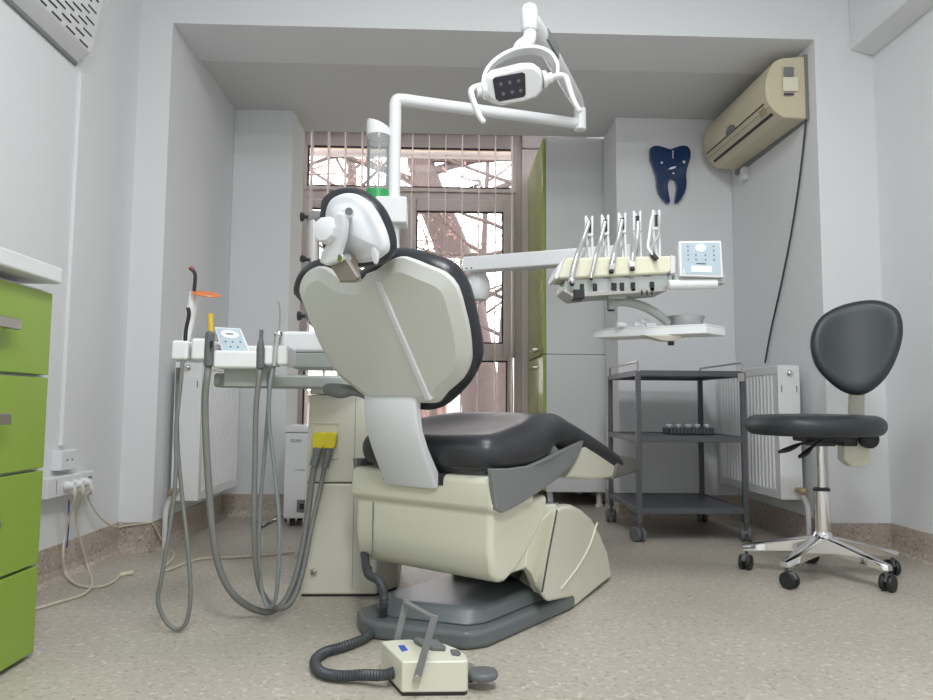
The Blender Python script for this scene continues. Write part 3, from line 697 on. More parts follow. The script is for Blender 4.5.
b = MB(); q = onY(872, 438, 2.44); b.lathe((q.x, 2.475, q.z-.004), (0, -1, 0), [(.018, 0), (.034, .004), (.034, .026), (.028, .032)], 14); b.build('knob', 'blackp', t)
MB().cyl((bxm, 2.53, .675), (pc.x, pc.y+.065, .72), .012, n=12).build('stem', 'blackp', t)
# ================================================================ dental chair
U = V((cos(radians(52)), sin(radians(52)), 0)); W_ = V((U.y, -U.x, 0)); PC = V((-.062, 1.935, 0)); Zv = V((0, 0, 1))
def CH(t, s, z): return PC+U*t+W_*s+Zv*z
def tr(pts, s):                                   # outline traced on the vertical plane at side offset s
    return [onP(x, y, CH(0, s, 0), W_) for x, y in pts]
chair = thing('dental_chair', 'cream and black dental patient chair in the middle, seen from behind its backrest', 'dental chair', (.2, 2.1, 0))
# base plate, two steps
fp = [onZ(x, y, 0) for x, y in ((356, 625), (360, 634), (372, 640), (420, 646), (466, 651.5), (478, 650), (489, 648), (571, 611))]
fp += [V((.55, 2.38, 0)), V((.50, 2.50, 0)), V((.30, 2.55, 0)), V((.14, 2.42, 0)), fp[0]+U*.12]
b = MB(); b.prism(fp, (0, 0, .045)); b.build('base_plate', 'greybase', chair, bevel=.014, seg=4)
c = sum(fp, V((0, 0, 0)))/len(fp); b = MB(); b.loft([[c+(p-c)*.86+Zv*.044 for p in fp], [c+(p-c)*.74+Zv*.082 for p in fp]]); b.build('base_step', 'greybase', chair, bevel=.014, seg=4)
# pedestal at the foot end
q0, q1 = onZ(571, 611, 0), onZ(612, 580, 0); dn = (q1-q0).normalized(); dN = V((dn.y, -dn.x, 0))
pts = [(541, 595), (556, 510), (562, 506), (572, 505), (582, 510), (592, 519), (601, 535), (608, 553), (612, 577), (574, 609), (573, 598), (548, 603)]
pp = [onP(x, y, q0, dN) for x, y in pts]
for p in pp: p.z = max(p.z, .0)
b = MB(); b.loft([pp, [V((p.x, p.y, p.z*.97))-dN*.06+dn*.08 for p in pp], [V((p.x, p.y, p.z*.72))-dN*.16+dn*.20 for p in pp]]); b.build('pedestal_cover', 'cream', chair, bevel=.026, seg=4)
MB().tube([onP(x, y, q0+dN*.001, dN) for x, y in ((557, 510), (549, 552), (542, 592))], .0028, n=8).build('gap_seal', 'blackp', chair)
rl = spline([onP(x, y, q0+dN*.001, dN) for x, y in ((561, 589), (578, 567), (590, 545), (597, 523))], 5)
MB().tube(rl, .003, n=8).build('crease', 'cream', chair)
# lifting arm
b = MB(); b.prism(tr([(508, 503), (520, 506), (557, 504), (558, 508), (546, 566), (526, 569), (505, 576)], .236), -W_*.25); b.build('lifting_arm', 'cream', chair, bevel=.012, seg=4)
b = MB(); b.prism(tr([(527, 516), (531, 503), (560, 503), (555, 512)], .225), -W_*.40); b.build('hinge_cover', 'greymid', chair, bevel=.004)
b = MB(); b.prism([CH(t, .12, z) for t, z in ((.30, .10), (.30, .16), (.45, .24), (.55, .20), (.5, .08), (.32, .08))], -W_*.24); b.build('lift_housing', 'grey', chair, bevel=.02)
b = MB(); b.prism(tr([(557, 506), (558, 509), (549, 548), (541, 594), (538, 590), (531, 573), (525, 567), (530, 530)], .238), -W_*.022); b.build('arm_skirt', 'cream', chair, bevel=.004, seg=2)
# body under the seat: lower tub and upper cover with a slot for the backrest bracket
prof = [(.004, .345), (.0, .24), (.012, .175), (.035, .148), (.07, .142), (.13, .165), (.20, .215), (.27, .275), (.30, .345)]
b = MB(); b.prism([CH(t, .240, z) for t, z in prof], -W_*.480); b.build('body_tub', 'cream', chair, bevel=.022, seg=5)
b = MB()
def cover(t0, t1, z0, z1, s0, s1): b.prism([CH(t0+.006, s1, z0), CH(t0, s1, z0+.02), CH(t0+.004, s1, z1), CH(t1, s1, z1), CH(t1, s1, z0)], W_*(s0-s1))
cover(-.012, .20, .325, .418, -.253, .253)
b.build('body_cover', 'cream', chair, bevel=.020, seg=5)
b = MB(); b.box(0, 0, 0, 0, 0, 0); b = MB()
b.prism([CH(t, .094, z) for t, z in ((-.0135, .388), (-.0135, .4195), (.06, .4195), (.06, .405))], -W_*.21); b.build('bracket_slot', 'blackp', chair, smooth=False)
b = MB(); b.prism([CH(-.0035, -.165, z) for z in (.17, .322)]+[CH(-.0035, -.1635, z) for z in (.322, .17)], U*.004); b.build('seam', 'greymid', chair, smooth=False)
b = MB(); b.box(0, 0, 0, 0, 0, 0); b = MB(); q = onP(368, 571, CH(-.002, 0, 0), U); b.prism([q-W_*.02-Zv*.008, q+W_*.006-Zv*.008, q+W_*.006+Zv*.012, q-W_*.02+Zv*.012], U*.01); b.build('hose_opening', 'blackp', chair, smooth=False)
# seat frame and leg rest shells
WT = [(-.05, .25), (.10, .255), (.22, .25), (.34, .225), (.46, .19), (.58, .172), (.74, .165), (.90, .158), (1.04, .145), (1.10, .12), (1.2, .11)]
def wat(t):
    for (a, c), (d_, e) in zip(WT, WT[1:]):
        if t <= d_: return c+(e-c)*(max(a, t)-a)/(d_-a)
    return WT[-1][1]
def hug(pts, off):
    out_ = []
    for x, y in pts:
        s = .25
        for _ in range(12):
            p = onP(x, y, CH(0, s, 0), W_); t = (p-PC).dot(U); s = .5*s+.5*(wat(t)+off)
        out_.append(onP(x, y, CH(0, s, 0), W_))
    return out_
def mirror(p): q = p-PC; return PC+U*q.dot(U)-W_*q.dot(W_)+Zv*q.z
fr = hug([(492, 469), (512, 468.5), (530, 466), (544, 460), (556, 454), (570, 447), (584, 440.5), (582, 449), (576, 460), (569, 468), (556, 480), (544, 489), (532, 497), (516, 507), (503, 513), (497, 510)], .008)
for g in (fr, [mirror(p)+U*.03 for p in fr]):
    sg = 1 if g is fr else -1
    b = MB(); b.loft([g, [p-W_*.016*sg for p in g]]); b.build('seat_frame', 'greymid', chair, bevel=.003, seg=2)
b = MB(); b.prism([CH(t, .20, z) for t, z in ((.03, .412), (.03, .434), (.40, .485), (.44, .46), (.3, .40))], -W_*.40); b.build('seat_pan', 'greymid', chair, bevel=.006)
g = hug([(585, 443), (601, 455), (618, 467), (614, 478), (592, 480), (567, 478), (577, 462)], -.008); b = MB(); b.loft([g, [mirror(p) for p in g]]); b.build('leg_rest_shell', 'cream', chair, bevel=.012, seg=3)
# one-piece seat and leg rest upholstery following the knee bend
def sm(a, b_, x): x = min(1, max(0, (x-a)/(b_-a))); return x*x*(3-2*x)
def zt(t): return .522+.054*sm(-.02, .42, t)-.148*max(0, (t-.50)/.5)**1.12
def zbm(t): return .430+.062*sm(.2, .62, t)-.125*max(0, (t-.50)/.5)**1.05
half = [(-.022, 0), (-.024, .12), (-.016, .20), (.02, .245), (.10, .255), (.22, .25), (.34, .225), (.46, .19), (.58, .172), (.74, .165), (.90, .158), (1.04, .145), (1.10, .10), (1.115, 0)]
ol = [V(p) for p in half]+[V((t, -s*(.93 if t < .1 else 1))) for t, s in half[-2:0:-1]]
ol = spline(ol, 4, True)
def seatmap(t, s, h):
    hh = min(h, 1); dip = max(0, -(h-1)) if h > 1 else 0
    z = zbm(t)+(zt(t)-zbm(t))*h
    if h > 1: z = zt(t)-(h-1)*.0
    k = 1-min(1, ((t-.2)/.24)**2+(s/.2)**2)
    if h >= 1 and k > 0: z -= .026*k*k*(3-2*k)
    return CH(t, s, z)
b = MB(); b.pillow(seatmap, ol, r=.05, n=6, dome=.0, caps=12, rb=.03); b.build('seat_cushion', 'seatblack', chair, sharp=80)
g = hug([(618, 455), (634, 457), (641, 463), (638, 472), (613, 480), (617, 467)], .0); b = MB(); b.loft([g, [mirror(p) for p in g]]); b.build('foot_cap', 'capgrey', chair, bevel=.012, seg=3)
# backrest bracket
PHI = radians(30); BW = V((-U.x*sin(PHI), -U.y*sin(PHI), cos(PHI))); BN = V((-U.x*cos(PHI), -U.y*cos(PHI), -sin(PHI)))
Pb = V((-.085, 1.85, .612))
pr = [(-.018, .378), (-.045, .425), (-.075, .48), (-.098, .53), (-.108, .58), (-.108, .625), (-.09, .66), (-.075, .66), (-.088, .62), (-.088, .58), (-.078, .53), (-.055, .485), (-.025, .44), (.0, .405)]
def brk(px): return px
b = MB(); rs = []
for (t, z), (t2, z2) in zip(pr[:7], pr[::-1][:7]):
    sh = -.012; wl, wr = .092, .092
    rs.append([CH(t, sh-wl, z), CH(t-.006, sh-wl+.012, z), CH(t-.006, sh+wr-.012, z), CH(t, sh+wr, z), CH(t2, sh+wr, z2), CH(t2, sh-wl, z2)])
b.loft(rs); b.build('backrest_bracket', 'shellwhite', chair, bevel=.003, sharp=50)
# backrest shell and cushion, outlines on the reclined plane
def loc(P0, N, ax, ay, pts, off): 
    o_ = P0+N*off; return [V(((q-P0).dot(ax), (q-P0).dot(ay))) for q in [onP(x, y, o_, N) for x, y in pts]]
shell = [(299,291),(301,281),(306,273),(315,267.5),(326,269.5),(338,278),(350,281),(361,280.5),(366,274),(375,271),(384,264),(393,259),(404,258),(426,266.5),(444,274.5),(456,288),(463,311),(468,333),(470,355),(469,366),(463,379),(448,392),(441,401),(431,403.5),(405,402),(378,402),(367,397.5),(350,385),(334,370),(320,345),(310,322),(303,304)]
cush = [(298,290),(299,277),(305,266),(317,260),(331,261),(345,270),(360,271),(370,263),(381,256),(391,250.5),(400,249.5),(421,253.5),(445,262.5),(458,274),(467,290),(472.5,311),(477,332),(480,350),(479,364),(469,384),(451,402),(440,407),(427,407.5),(405,402),(384,400),(360,381),(345,366),(332,342),(320,320),(309,303)]
SP = spline(loc(Pb, BN, W_, BW, shell, .012), 2, True); CP = spline(loc(Pb, BN, W_, BW, cush, -.035), 2, True)
def shmap(x, y, h): return Pb+W_*x+BW*y+BN*(-.005+.033*h)
b = MB(); b.pillow(shmap, SP, r=.030, n=1, dome=.0, caps=6, rb=.002)
back = b.build('backrest_shell', 'shell', chair, sharp=25, bevel=.002)
def cumap(x, y, h): return Pb+W_*x+BW*y+BN*(-.004-.075*h)
b = MB(); b.pillow(cumap, CP, r=.03, n=5, dome=.1, caps=6, rb=.018); b.build('backrest_cushion', 'black', chair, sharp=80)
b = MB(); q = [onP(x, y, Pb+BN*.031, BN) for x, y in ((373, 283), (382, 283), (433, 400), (423, 401))]; b.loft([[p-BN*.012 for p in q], [p+BN*.001 for p in (q[0].lerp(q[1], .3), q[0].lerp(q[1], .75), q[3].lerp(q[2], .75), q[3].lerp(q[2], .3))]]); b.build('ridge_highlight', 'shellwhite', chair, bevel=.002)  # raised ridge strip in lighter white, its highlight put into the colour
# headrest
PH = radians(12); HW = V((-U.x*sin(PH), -U.y*sin(PH), cos(PH))); HNn = V((-U.x*cos(PH), -U.y*cos(PH), -sin(PH))); Ph = V((-.235, 1.60, 1.0))
hs = [(327,214),(329,205),(334,198),(344,193.5),(355,194),(366,201),(375,212),(382,226),(386,238),(387,248),(384,254),(373,261),(358,263),(346,260),(335,252),(328,238),(326,225)]
hc = [(326,212),(327.5,200),(334,192),(346,187.5),(360,189),(373,198),(382,209),(388.5,223),(392.5,238),(392.5,250),(387,260),(376,266),(358,268),(342,264),(330,250),(325,236),(324,224)]
HS = spline(loc(Ph, HNn, W_, HW, hs, .01), 3, True); HC = spline(loc(Ph, HNn, W_, HW, hc, -.03), 3, True)
b = MB(); b.pillow(lambda x, y, h: Ph+W_*x+HW*y+HNn*(-.004+.028*h), HS, r=.02, n=4, dome=.9, caps=8, rb=.004); hd = b.build('headrest_shell', 'shellwhite', chair, sharp=70)
b = MB(); b.pillow(lambda x, y, h: Ph+W_*x+HW*y+HNn*(-.002-.06*h), HC, r=.025, n=5, dome=.2, caps=6, rb=.012); b.build('headrest_cushion', 'black', chair, sharp=80)
H0 = Ph+HNn*.05
def hp(x, y, off=.05): return onP(x, y, Ph+HNn*off, HNn)
b = MB(); q = hp(347, 215, .05); ax = V((.25, -.9, .0)).normalized(); b.cyl(q-ax*.012, q+ax*.03, .0125, n=24); pv = b.build('pivot_boss', 'shellwhite', chair, bevel=.003)
MB().cyl(q+ax*.03, q+ax*.0315, .0085, n=20).build('end_cap', 'grey', pv)
b = MB(); P = [hp(x, y, .06) for x, y in ((342, 212), (350, 212), (351, 225), (349, 240), (345, 252), (343, 262), (333, 266), (325, 262), (327, 252), (334, 242), (338, 228))]
b.prism(P, HNn*.022); b.build('headrest_arm', 'shellwhite', chair, bevel=.008, seg=3)
b = MB(); q = hp(329, 231.5, .075); ax = V((-.42, -.9, .05)).normalized(); b.lathe(q-ax*.02, ax, [(.020, 0), (.029, .006), (.031, .03), (.027, .042), (.012, .046)], 10); b.build('adjusting_knob', 'shellwhite', chair, sharp=25, bevel=.001)
b = MB(); b.tube([hp(330, 226, .03), hp(338, 225, .0)], .011, n=12); b.build('knob_shaft', 'cream2', chair)
P = [hp(x, y, .055) for x, y in ((333, 264), (341, 258), (350, 259), (361, 277), (359, 281), (344, 281), (341, 277))]
b = MB(); b.prism(P, HNn*.012); fk = b.build('steel_fork', 'fork', chair, bevel=.002)
q = hp(342, 258, .07); b = MB(); b.cyl(q-HNn*.02, q+HNn*.008, .010, n=18); b.build('bolt', 'chrome', fk, bevel=.002)
b = MB(); b.prism([hp(x, y, .02) for x, y in ((343, 255), (356, 255), (362, 282), (346, 282))], HNn*.02); b.build('steel_stem', 'fork', chair)
b = MB(); q = hp(375, 252, .02); b.loft([[q+W_*.013*cos(a)+HW*.028*sin(a) for a in [2*pi*k/16 for k in range(16)]], [q+HNn*.006+W_*.006*cos(a)+HW*.017*sin(a)-HW*.008 for a in [2*pi*k/16 for k in range(16)]]]); b.build('shell_boss', 'shellwhite', chair, bevel=.003)
# grey armrest on the far side
P = [onY(x, y, yy) for x, y, yy in ((329, 389, 2.02), (340, 391, 2.0), (352, 391, 1.99), (364, 396, 1.98), (378, 405, 1.97))]
b = MB(); b.tube(spline(P, 6), lambda s: .019+.006*sin(s*6)-.006*s, n=14, ry=.9); b.sphere(P[0], .019, 14, 8, (1, 1, .9)); b.build('armrest', 'greymid', chair)
b = MB(); b.tube(spline([P[-1], CH(-.03, -.10, .54), CH(.03, -.10, .42)], 6), .014, n=10); b.build('armrest_support', 'greymid', chair)

# ================================================================ foot control
fc = thing('foot_control', 'cream foot control pedal box with grey bail lying on the floor in front', 'foot control', onZ(430, 672, 0))
top = [onZ(x, y, .070) for x, y in ((381, 641), (395, 639.5), (408, 639), (428, 640.5), (445, 643.5), (458, 648.5), (466, 654), (468.5, 659.5), (466, 661), (402, 661.5))]
b = MB(); b.loft([[V((p.x, p.y, .007)) for p in top], top]); b.build('housing', 'cream', fc, bevel=.004, seg=3)
c = sum(top, V((0, 0, 0)))/len(top); b = MB(); b.loft([[V((c.x+(p.x-c.x)*.97, c.y+(p.y-c.y)*.97, 0)) for p in top], [V((c.x+(p.x-c.x)*.97, c.y+(p.y-c.y)*.97, .008)) for p in top]]); b.build('rubber_base', 'blackp', fc)
def onTop(pts, h0, h1, nm, m, bev=.002): b = MB(); b.prism([onZ(x, y, .070+h0) for x, y in pts], (0, 0, h1-h0)); return b.build(nm, m, fc, bevel=bev)
onTop([(413, 642), (418, 641), (426, 644), (438, 643), (441, 647), (446, 650), (445, 652.5), (432, 652), (420, 648), (415, 645)], -.002, .008, 'rocker_switch', 'grey', .003)
onTop([(450, 652), (458, 652.5), (461, 655.5), (459, 657.5), (452, 656.5)], -.002, .005, 'side_button', 'grey')
onTop([(398, 646), (404, 645.5), (408, 650.5), (402, 652)], -.0005, .001, 'logo', 'logo', 0)
yb_ = top[9].y
a0 = V((onY(417, 677, yb_).x, yb_-.007, onY(417, 677, yb_).z)); a1 = onY(434, 618.5, yb_-.012)
c1 = onY(406, 603, yb_+.155); c0 = onY(397, 640, yb_+.150)
b = MB(); w2 = .0075
def bar(p, q, w=w2, t=.003):
    d = (q-p).normalized(); sd = d.cross(V((0, 1, 0))); sd.normalize(); b.frame_box(p-sd*w-V((0, t, 0))-d*w, sd*2*w, V((0, 2*t, 0)), (q-p)+d*2*w)
bar(a0, a1); bar(c0, c1)
d = (c1-a1); b.frame_box(a1-V((w2, 0, .003)), V((2*w2, 0, 0)), d, V((0, 0, .007)))
b.build('bail_handle', 'greymid', fc, bevel=.0015)
MB().cyl(a0-V((0, .006, 0)), a0+V((0, .008, 0)), .008, n=18).build('pivot_screw', 'steel', fc, bevel=.001)
pc_ = onZ(483, 676, .03); b = MB()
b.pillow(lambda x, y, h: V((pc_.x+x, pc_.y+.01+y, .022+.016*h)), [V((.033*cos(a)*(1 if abs(cos(a)) < .8 else 1), .03*sin(a))) for a in [2*pi*k/28 for k in range(28)]], r=.005, n=3); 
b.build('foot_pedal', 'grey', fc)
b = MB(); q = onZ(468, 684, 0); b.prism([V((q.x-.012, q.y+.0, .004)), V((q.x+.012, q.y+.005, .004)), V((q.x+.018, q.y+.02, .004)), V((q.x+.01, q.y+.05, .004)), V((q.x-.015, q.y+.05, .004))], (0, 0, .024)); b.build('pedal_arm', 'greymid', fc, bevel=.003)
P = [V((CH(-.0, -.2, 0).x, CH(.03, -.2, 0).y, .165)), onY(368, 573, 1.96), onY(379, 581, 1.90), onY(384, 598, 1.86), onZ(380, 622, .03), onZ(366, 637, .014), onZ(345, 646, .014), onZ(325, 652, .014), onZ(315, 661, .014), onZ(321, 672, .014), onZ(340, 676, .015), onZ(362, 675, .02), V((onZ(385, 674, .03).x, onZ(385, 674, .03).y, .028)), V((onZ(394, 672, .03).x+.012, onZ(394, 672, .03).y+.01, .030))]
MB().tube(spline(P, 16), .0125, n=12, rib=.18).build('ribbed_hose', 'ribhose', fc)

# ================================================================ dental unit column
y0 = 2.25
zT = onY(330, 388, y0).z; zS = onY(330, 483, y0).z; xs = onY(354.5, 450, y0).x
def colring(z, k=0.): 
    xl = onY(300, 597, y0).x*(1-k)+onY(310, 390, y0).x*k
    return [V((xl, y0, z)), V((-.20, y0, z)), V((-.137, y0+.09, z)), V((-.137, y0+.31, z)), V((xl, y0+.31, z))]
col = thing('unit_column', 'tall cream floor column of the dental unit with yellow hose connectors, behind the chair', 'dental unit', (-.29, 2.4, 0))
kk = zS/zT
b = MB(); b.loft([colring(.006, 0), colring(zS-.0015, kk)]); b.build('lower_cover', 'cream2', col, bevel=.008, seg=3)
b = MB(); b.loft([[p+V((.004 if p.x < -.3 else -.004, .006, 0)) for p in colring(0, 0)], [p+V((.004 if p.x < -.3 else -.004, .006, 0)) for p in colring(zT-.03, 1)]]); b.build('core', 'blackp', col, smooth=False)
b = MB(); b.loft([colring(zS+.0015, kk), colring(zT-.022, .96)]); uc = b.build('upper_cover', 'cream2', col, bevel=.006, seg=3)
b = MB(); b.loft([colring(zT-.020, .96), colring(zT, 1)]); b.build('top_cap', 'cream2', col, bevel=.006, seg=3)
b = MB(); b.box(xs, xs+.0015, y0-.0008, y0+.01, .02, zT-.03); b.build('seam', 'greymid', col, smooth=False)
q = onY(306, 572, y0); b = MB(); b.lathe((onY(314, 571, y0).x, y0+.002, onY(314, 571, y0).z), (0, -1, 0), [(.006, 0), (.006, .006), (.010, .007), (.010, .012), (.004, .014)], 16); b.build('screw', 'steel', col)
a, c = onY(313, 457, y0), onY(338, 424, y0)
b = MB(); f = .005
b.box(a.x-f, c.x+f, y0-.003, y0+.002, c.z, c.z+f); b.box(a.x-f, c.x+f, y0-.003, y0+.002, a.z-f, a.z); b.box(a.x-f, a.x, y0-.003, y0+.002, a.z, c.z); b.box(c.x, c.x+f, y0-.003, y0+.002, a.z, c.z)
rf = b.build('recess_frame', 'cream2', col, bevel=.0015)
for px in (318, 329):
    c = onY(px+1, 441, y0-.01); b = MB(); b.prism([c+V((x, .01, z)) for x, z in ((-.018, -.022), (.014, -.024), (.022, -.010), (.022, .022), (.010, .030), (-.012, .026), (-.018, .014))], (0, -.034, 0)); b.build('hose_connector', 'yellow', col, bevel=.005, seg=3)
# spittoon block and tray support arm on the column
sx0 = onY(281, 340, 2.22).x; z1_, z0_ = onY(300, 331, 2.22).z, onY(300, 352, 2.22).z; z2_ = onY(300, 368, 2.22).z
b = MB(); b.box(sx0, -.19, 2.22, 2.44, z0_, z1_); b.build('spittoon_housing', 'white', col, bevel=.012, seg=4)
b = MB(); b.loft([[V((sx0+.03, 2.24, z2_)), V((-.16, 2.24, z2_)), V((-.16, 2.42, z2_)), V((sx0+.03, 2.42, z2_))], [V((sx0, 2.225, z0_)), V((-.16, 2.225, z0_)), V((-.16, 2.44, z0_)), V((sx0, 2.44, z0_))]]); b.build('spittoon_base', 'greypale', col, bevel=.008)
xa0 = onY(215, 380, 2.10).x; za1, za0 = onY(250, 374, 2.14).z, onY(250, 388, 2.14).z
b = MB(); b.prism([V((xa0, 2.08, za0)), V((xa0, 2.08, za1)), V((xa0, 2.16, za1)), V((xa0, 2.16, za0))], V((-.19-xa0, .17, 0))); b.build('tray_support_arm', 'greypale', col, bevel=.010, seg=3)
b = MB(); b.box(-.26, -.15, 2.27, 2.45, zT-.002, z2_+.004); b.build('neck', 'greypale', col, bevel=.004)

# ================================================================ assistant tray
ty = 1.94; TY = lambda x, y, d=ty: onY(x, y, d)
at = thing('assistant_tray', 'white assistant instrument holder with sloping keypad at left of the chair', 'dental unit', (TY(232, 360).x, ty+.08, TY(232, 368).z))
b = MB()
def blk(x0, yt0, x1, yb1, dep, nm, yb0=None, m='whitegloss', bev=.008):
    b = MB(); a, c = TY(x0, yt0), TY(x1, yb1); b.box(a.x, c.x, ty, ty+dep, c.z, a.z); return b.build(nm, m, at, bevel=bev, seg=4)
blk(171, 340, 187, 360, .12, 'holder_lobe'); blk(191, 338, 206, 360, .12, 'holder_lobe'); blk(213, 350, 257, 368.5, .14, 'front_block'); blk(264, 345, 272, 365, .12, 'holder_lobe'); blk(277, 345, 287, 365, .12, 'holder_lobe')
b = MB(); a, c = TY(174, 345, ty+.10), TY(290, 366, ty+.10); b.box(a.x, c.x, ty+.08, ty+.16, c.z+.01, a.z); b.build('rear_body', 'whitegloss', at, bevel=.01, seg=3)
b = MB(); b.box(TY(218, 370).x, TY(262, 370).x, ty+.05, ty+.16, za0+.0, TY(232, 366).z+.006); b.build('underside', 'greypale', at, bevel=.004)
k0, k1, k2, k3 = TY(223, 355, ty+.004), TY(252, 355.5, ty+.004), TY(240.5, 328, ty+.085), TY(214, 326.5, ty+.085)
kn = (k1-k0).cross(k3-k0).normalized(); kn = kn if kn.y < 0 else -kn
b = MB(); b.prism([k0, k1, k2, k3], -kn*.014); kp = b.build('keypad', 'whitegloss', at, bevel=.003)
b = MB(); b.prism([V((k0.x, ty+.02, k0.z-.02)), V((k1.x, ty+.02, k0.z-.02)), V((k1.x, ty+.12, k0.z-.02)), V((k0.x, ty+.12, k0.z-.02))], (0, 0, .001))
def kq(a_, b_, off=.0006): p = k0.lerp(k1, a_); q = k3.lerp(k2, a_); return p.lerp(q, b_)+kn*off
b = MB(); b.prism([kq(.06, .05), kq(.94, .05), kq(.94, .94), kq(.06, .94)], -kn*.001); b.build('membrane', 'panelblue', at, smooth=False)
b = MB(); b.prism([kq(.5+.34*cos(t), .74+.15*sin(t), .0012) for t in [2*pi*k/24 for k in range(24)]], -kn*.001); b.build('display_oval', 'sticker', at, smooth=False)
b = MB()
for a_, b_ in ((.42, .74), (.5, .74), (.58, .74)): b.prism([kq(a_-.05, b_-.02, .0018), kq(a_+.05, b_-.02, .0018), kq(a_+.05, b_+.02, .0018), kq(a_-.05, b_+.02, .0018)], -kn*.001)
for a_, b_ in ((.25, .46), (.5, .46), (.78, .46), (.36, .28), (.62, .28), (.40, .12), (.66, .12)): b.prism([kq(a_+.035*cos(t), b_+.03*sin(t), .0014) for t in [2*pi*k/10 for k in range(10)]], -kn*.001)
b.build('key_marks', 'grey', at, smooth=False)

def hang(name, label, hose, r, hm='hose', ys=(ty, ty), grp=None, cat='dental handpiece'):
    n = len(hose); P = []
    for i, q in enumerate(hose):
        yy = q[2] if len(q) > 2 else ys[0]+(ys[1]-ys[0])*i/(n-1); p = onY(q[0], q[1], yy)
        if p.z < r+.002: p = onZ(q[0], q[1], r+.002)
        P.append(p)
    t = thing(name, label, cat, P[0], grp)
    MB().tube(spline(P, 8), r, n=10).build('hose', hm, t); return t
# curing light
t = hang('curing_light', 'curing light with orange shield and black tip standing in the assistant tray', [(183, 356, ty+.01), (181, 380, ty+.0), (176, 430, 1.93), (176, 470, 1.925), (171, 520, 1.92), (162, 575, 1.91), (158, 600, 1.91), (165, 620, 1.91), (177, 629.5, 1.91), (187, 620, 1.91), (190.5, 590, 1.915), (187, 540, 1.93), (182, 495, 1.95), (178, 450, 1.97), (177, 410, 2.0), (178, 368, 2.03)], .0055)
P = [TY(x, y, ty+.02) for x, y in ((183, 362), (186, 340), (190, 320), (192, 305), (193, 292))]
MB().tube(spline(P, 6), lambda s: .0095+.003*sin(s*3.1), n=16).build('body', 'whitegloss', t)
P = [TY(x, y, ty+.008) for x, y in ((185, 345), (186, 330), (189, 315), (188, 308))]
MB().tube(spline(P, 5), .0055, n=10).build('grip', 'blackp', t)
P = [TY(x, y, ty+.02) for x, y in ((194, 292), (195, 282), (195, 274), (192, 269))]; tp = MB().tube(spline(P, 5), .005, n=12).build('light_guide', 'blackp', t)
MB().cyl(P[-1]+V((.003, 0, -.003)), P[-1]+V((-.005, -.001, .004)), .0065, n=14).build('tip', 'red', tp)
c = TY(206, 294, ty+.02); b = MB(); b.lathe(c, V((.16, -.28, 1)), [(.001, -.002), (.038, -.002), (.040, 0), (.038, .002), (.001, .002)], 30, cap=False); b.build('shield', 'orange', t)
# high volume suction
t = hang('suction_handpiece', 'thick grey suction handpiece with yellow tip beside the keypad', [(209, 362, ty+.02), (207, 378, ty), (205, 400, ty), (206, 440, ty), (209, 490, ty), (213, 535, ty), (220, 570, ty+.01), (234, 595, ty+.03), (254, 609, 2.02), (272, 611, 2.05), (287, 598, 2.08), (299, 565, 2.12), (307, 520, 2.17), (312, 480, 2.205), (316, 458, 2.215), (318, 448, 2.225)], .0095)
P = [TY(x, y, ty+.008) for x, y in ((209, 366), (209, 350), (210, 336), (211, 331))]; MB().tube(spline(P, 5), lambda s: .014-.002*s if s < .8 else .014-.03*(s-.75), n=14).build('grip', 'grey', t)
MB().cyl(TY(211, 334, ty+.008), TY(210.5, 314, ty+.012), .0075, n=14).build('suction_tip', 'mustard', t)
MB().cyl(TY(211.5, 341, ty-.006), TY(211.5, 348, ty-.006), .004, n=10).build('valve_lever', 'blackp', t)
MB().tube([onY(313.5, 466, 2.21), onY(316, 458, 2.215), onY(318, 449, 2.225)], .0135, n=14).build('cuff', 'grey', t)
# small suction
t = hang('saliva_ejector', 'slim grey saliva ejector in the right half of the assistant tray', [(261, 364, ty+.02), (259, 378, ty), (256, 410, ty), (255, 460, ty), (254, 520, ty), (256, 565, ty+.02), (262, 592, ty+.05), (276, 608, 2.03), (291, 602, 2.06), (302, 575, 2.1), (311, 530, 2.15), (320, 490, 2.20), (326, 460, 2.215), (329, 448, 2.225)], .0075)
P = [TY(x, y, ty+.008) for x, y in ((260.5, 368), (260.5, 356), (260.5, 346), (261, 339))]; MB().tube(spline(P, 5), lambda s: .012-.007*s**3, n=14).build('grip', 'grey', t)
MB().cyl(TY(261, 341, ty+.008), TY(261.5, 330, ty+.01), .0055, n=12).build('nozzle', 'grey', t)
MB().tube([onY(325, 468, 2.21), onY(327, 460, 2.215), onY(329, 449, 2.225)], .0115, n=14).build('cuff', 'grey', t)
# syringe
t = hang('air_water_syringe', 'chrome three-way syringe with upright needle in the assistant tray', [(274, 364, ty+.02), (270, 385, ty), (269, 420, ty), (274, 465, ty), (279, 520, ty), (279, 560, ty), (276, 595, ty+.01), (270, 607, ty+.02), (263, 596, ty+.03), (259, 560, ty+.04), (260, 510, ty+.05), (264, 460, ty+.06), (268, 410, ty+.07), (270, 372, ty+.08)], .0055, 'hoseb')
P = [TY(x, y, ty+.008) for x, y in ((274, 366), (276, 350), (278, 336))]; MB().tube(spline(P, 5), lambda s: .007+.003*s, n=14).build('handle', 'instr', t)
MB().sphere(TY(278, 334, ty+.005), .012, 14, 10, (1.1, .8, .8)).build('valve_head', 'chrome', t)
MB().tube(spline([TY(279, 331, ty+.005), TY(280, 318, ty+.005), TY(279.5, 306, ty+.005), TY(278, 301, ty+.005)], 5), .0022, n=8).build('needle', 'steel', t)

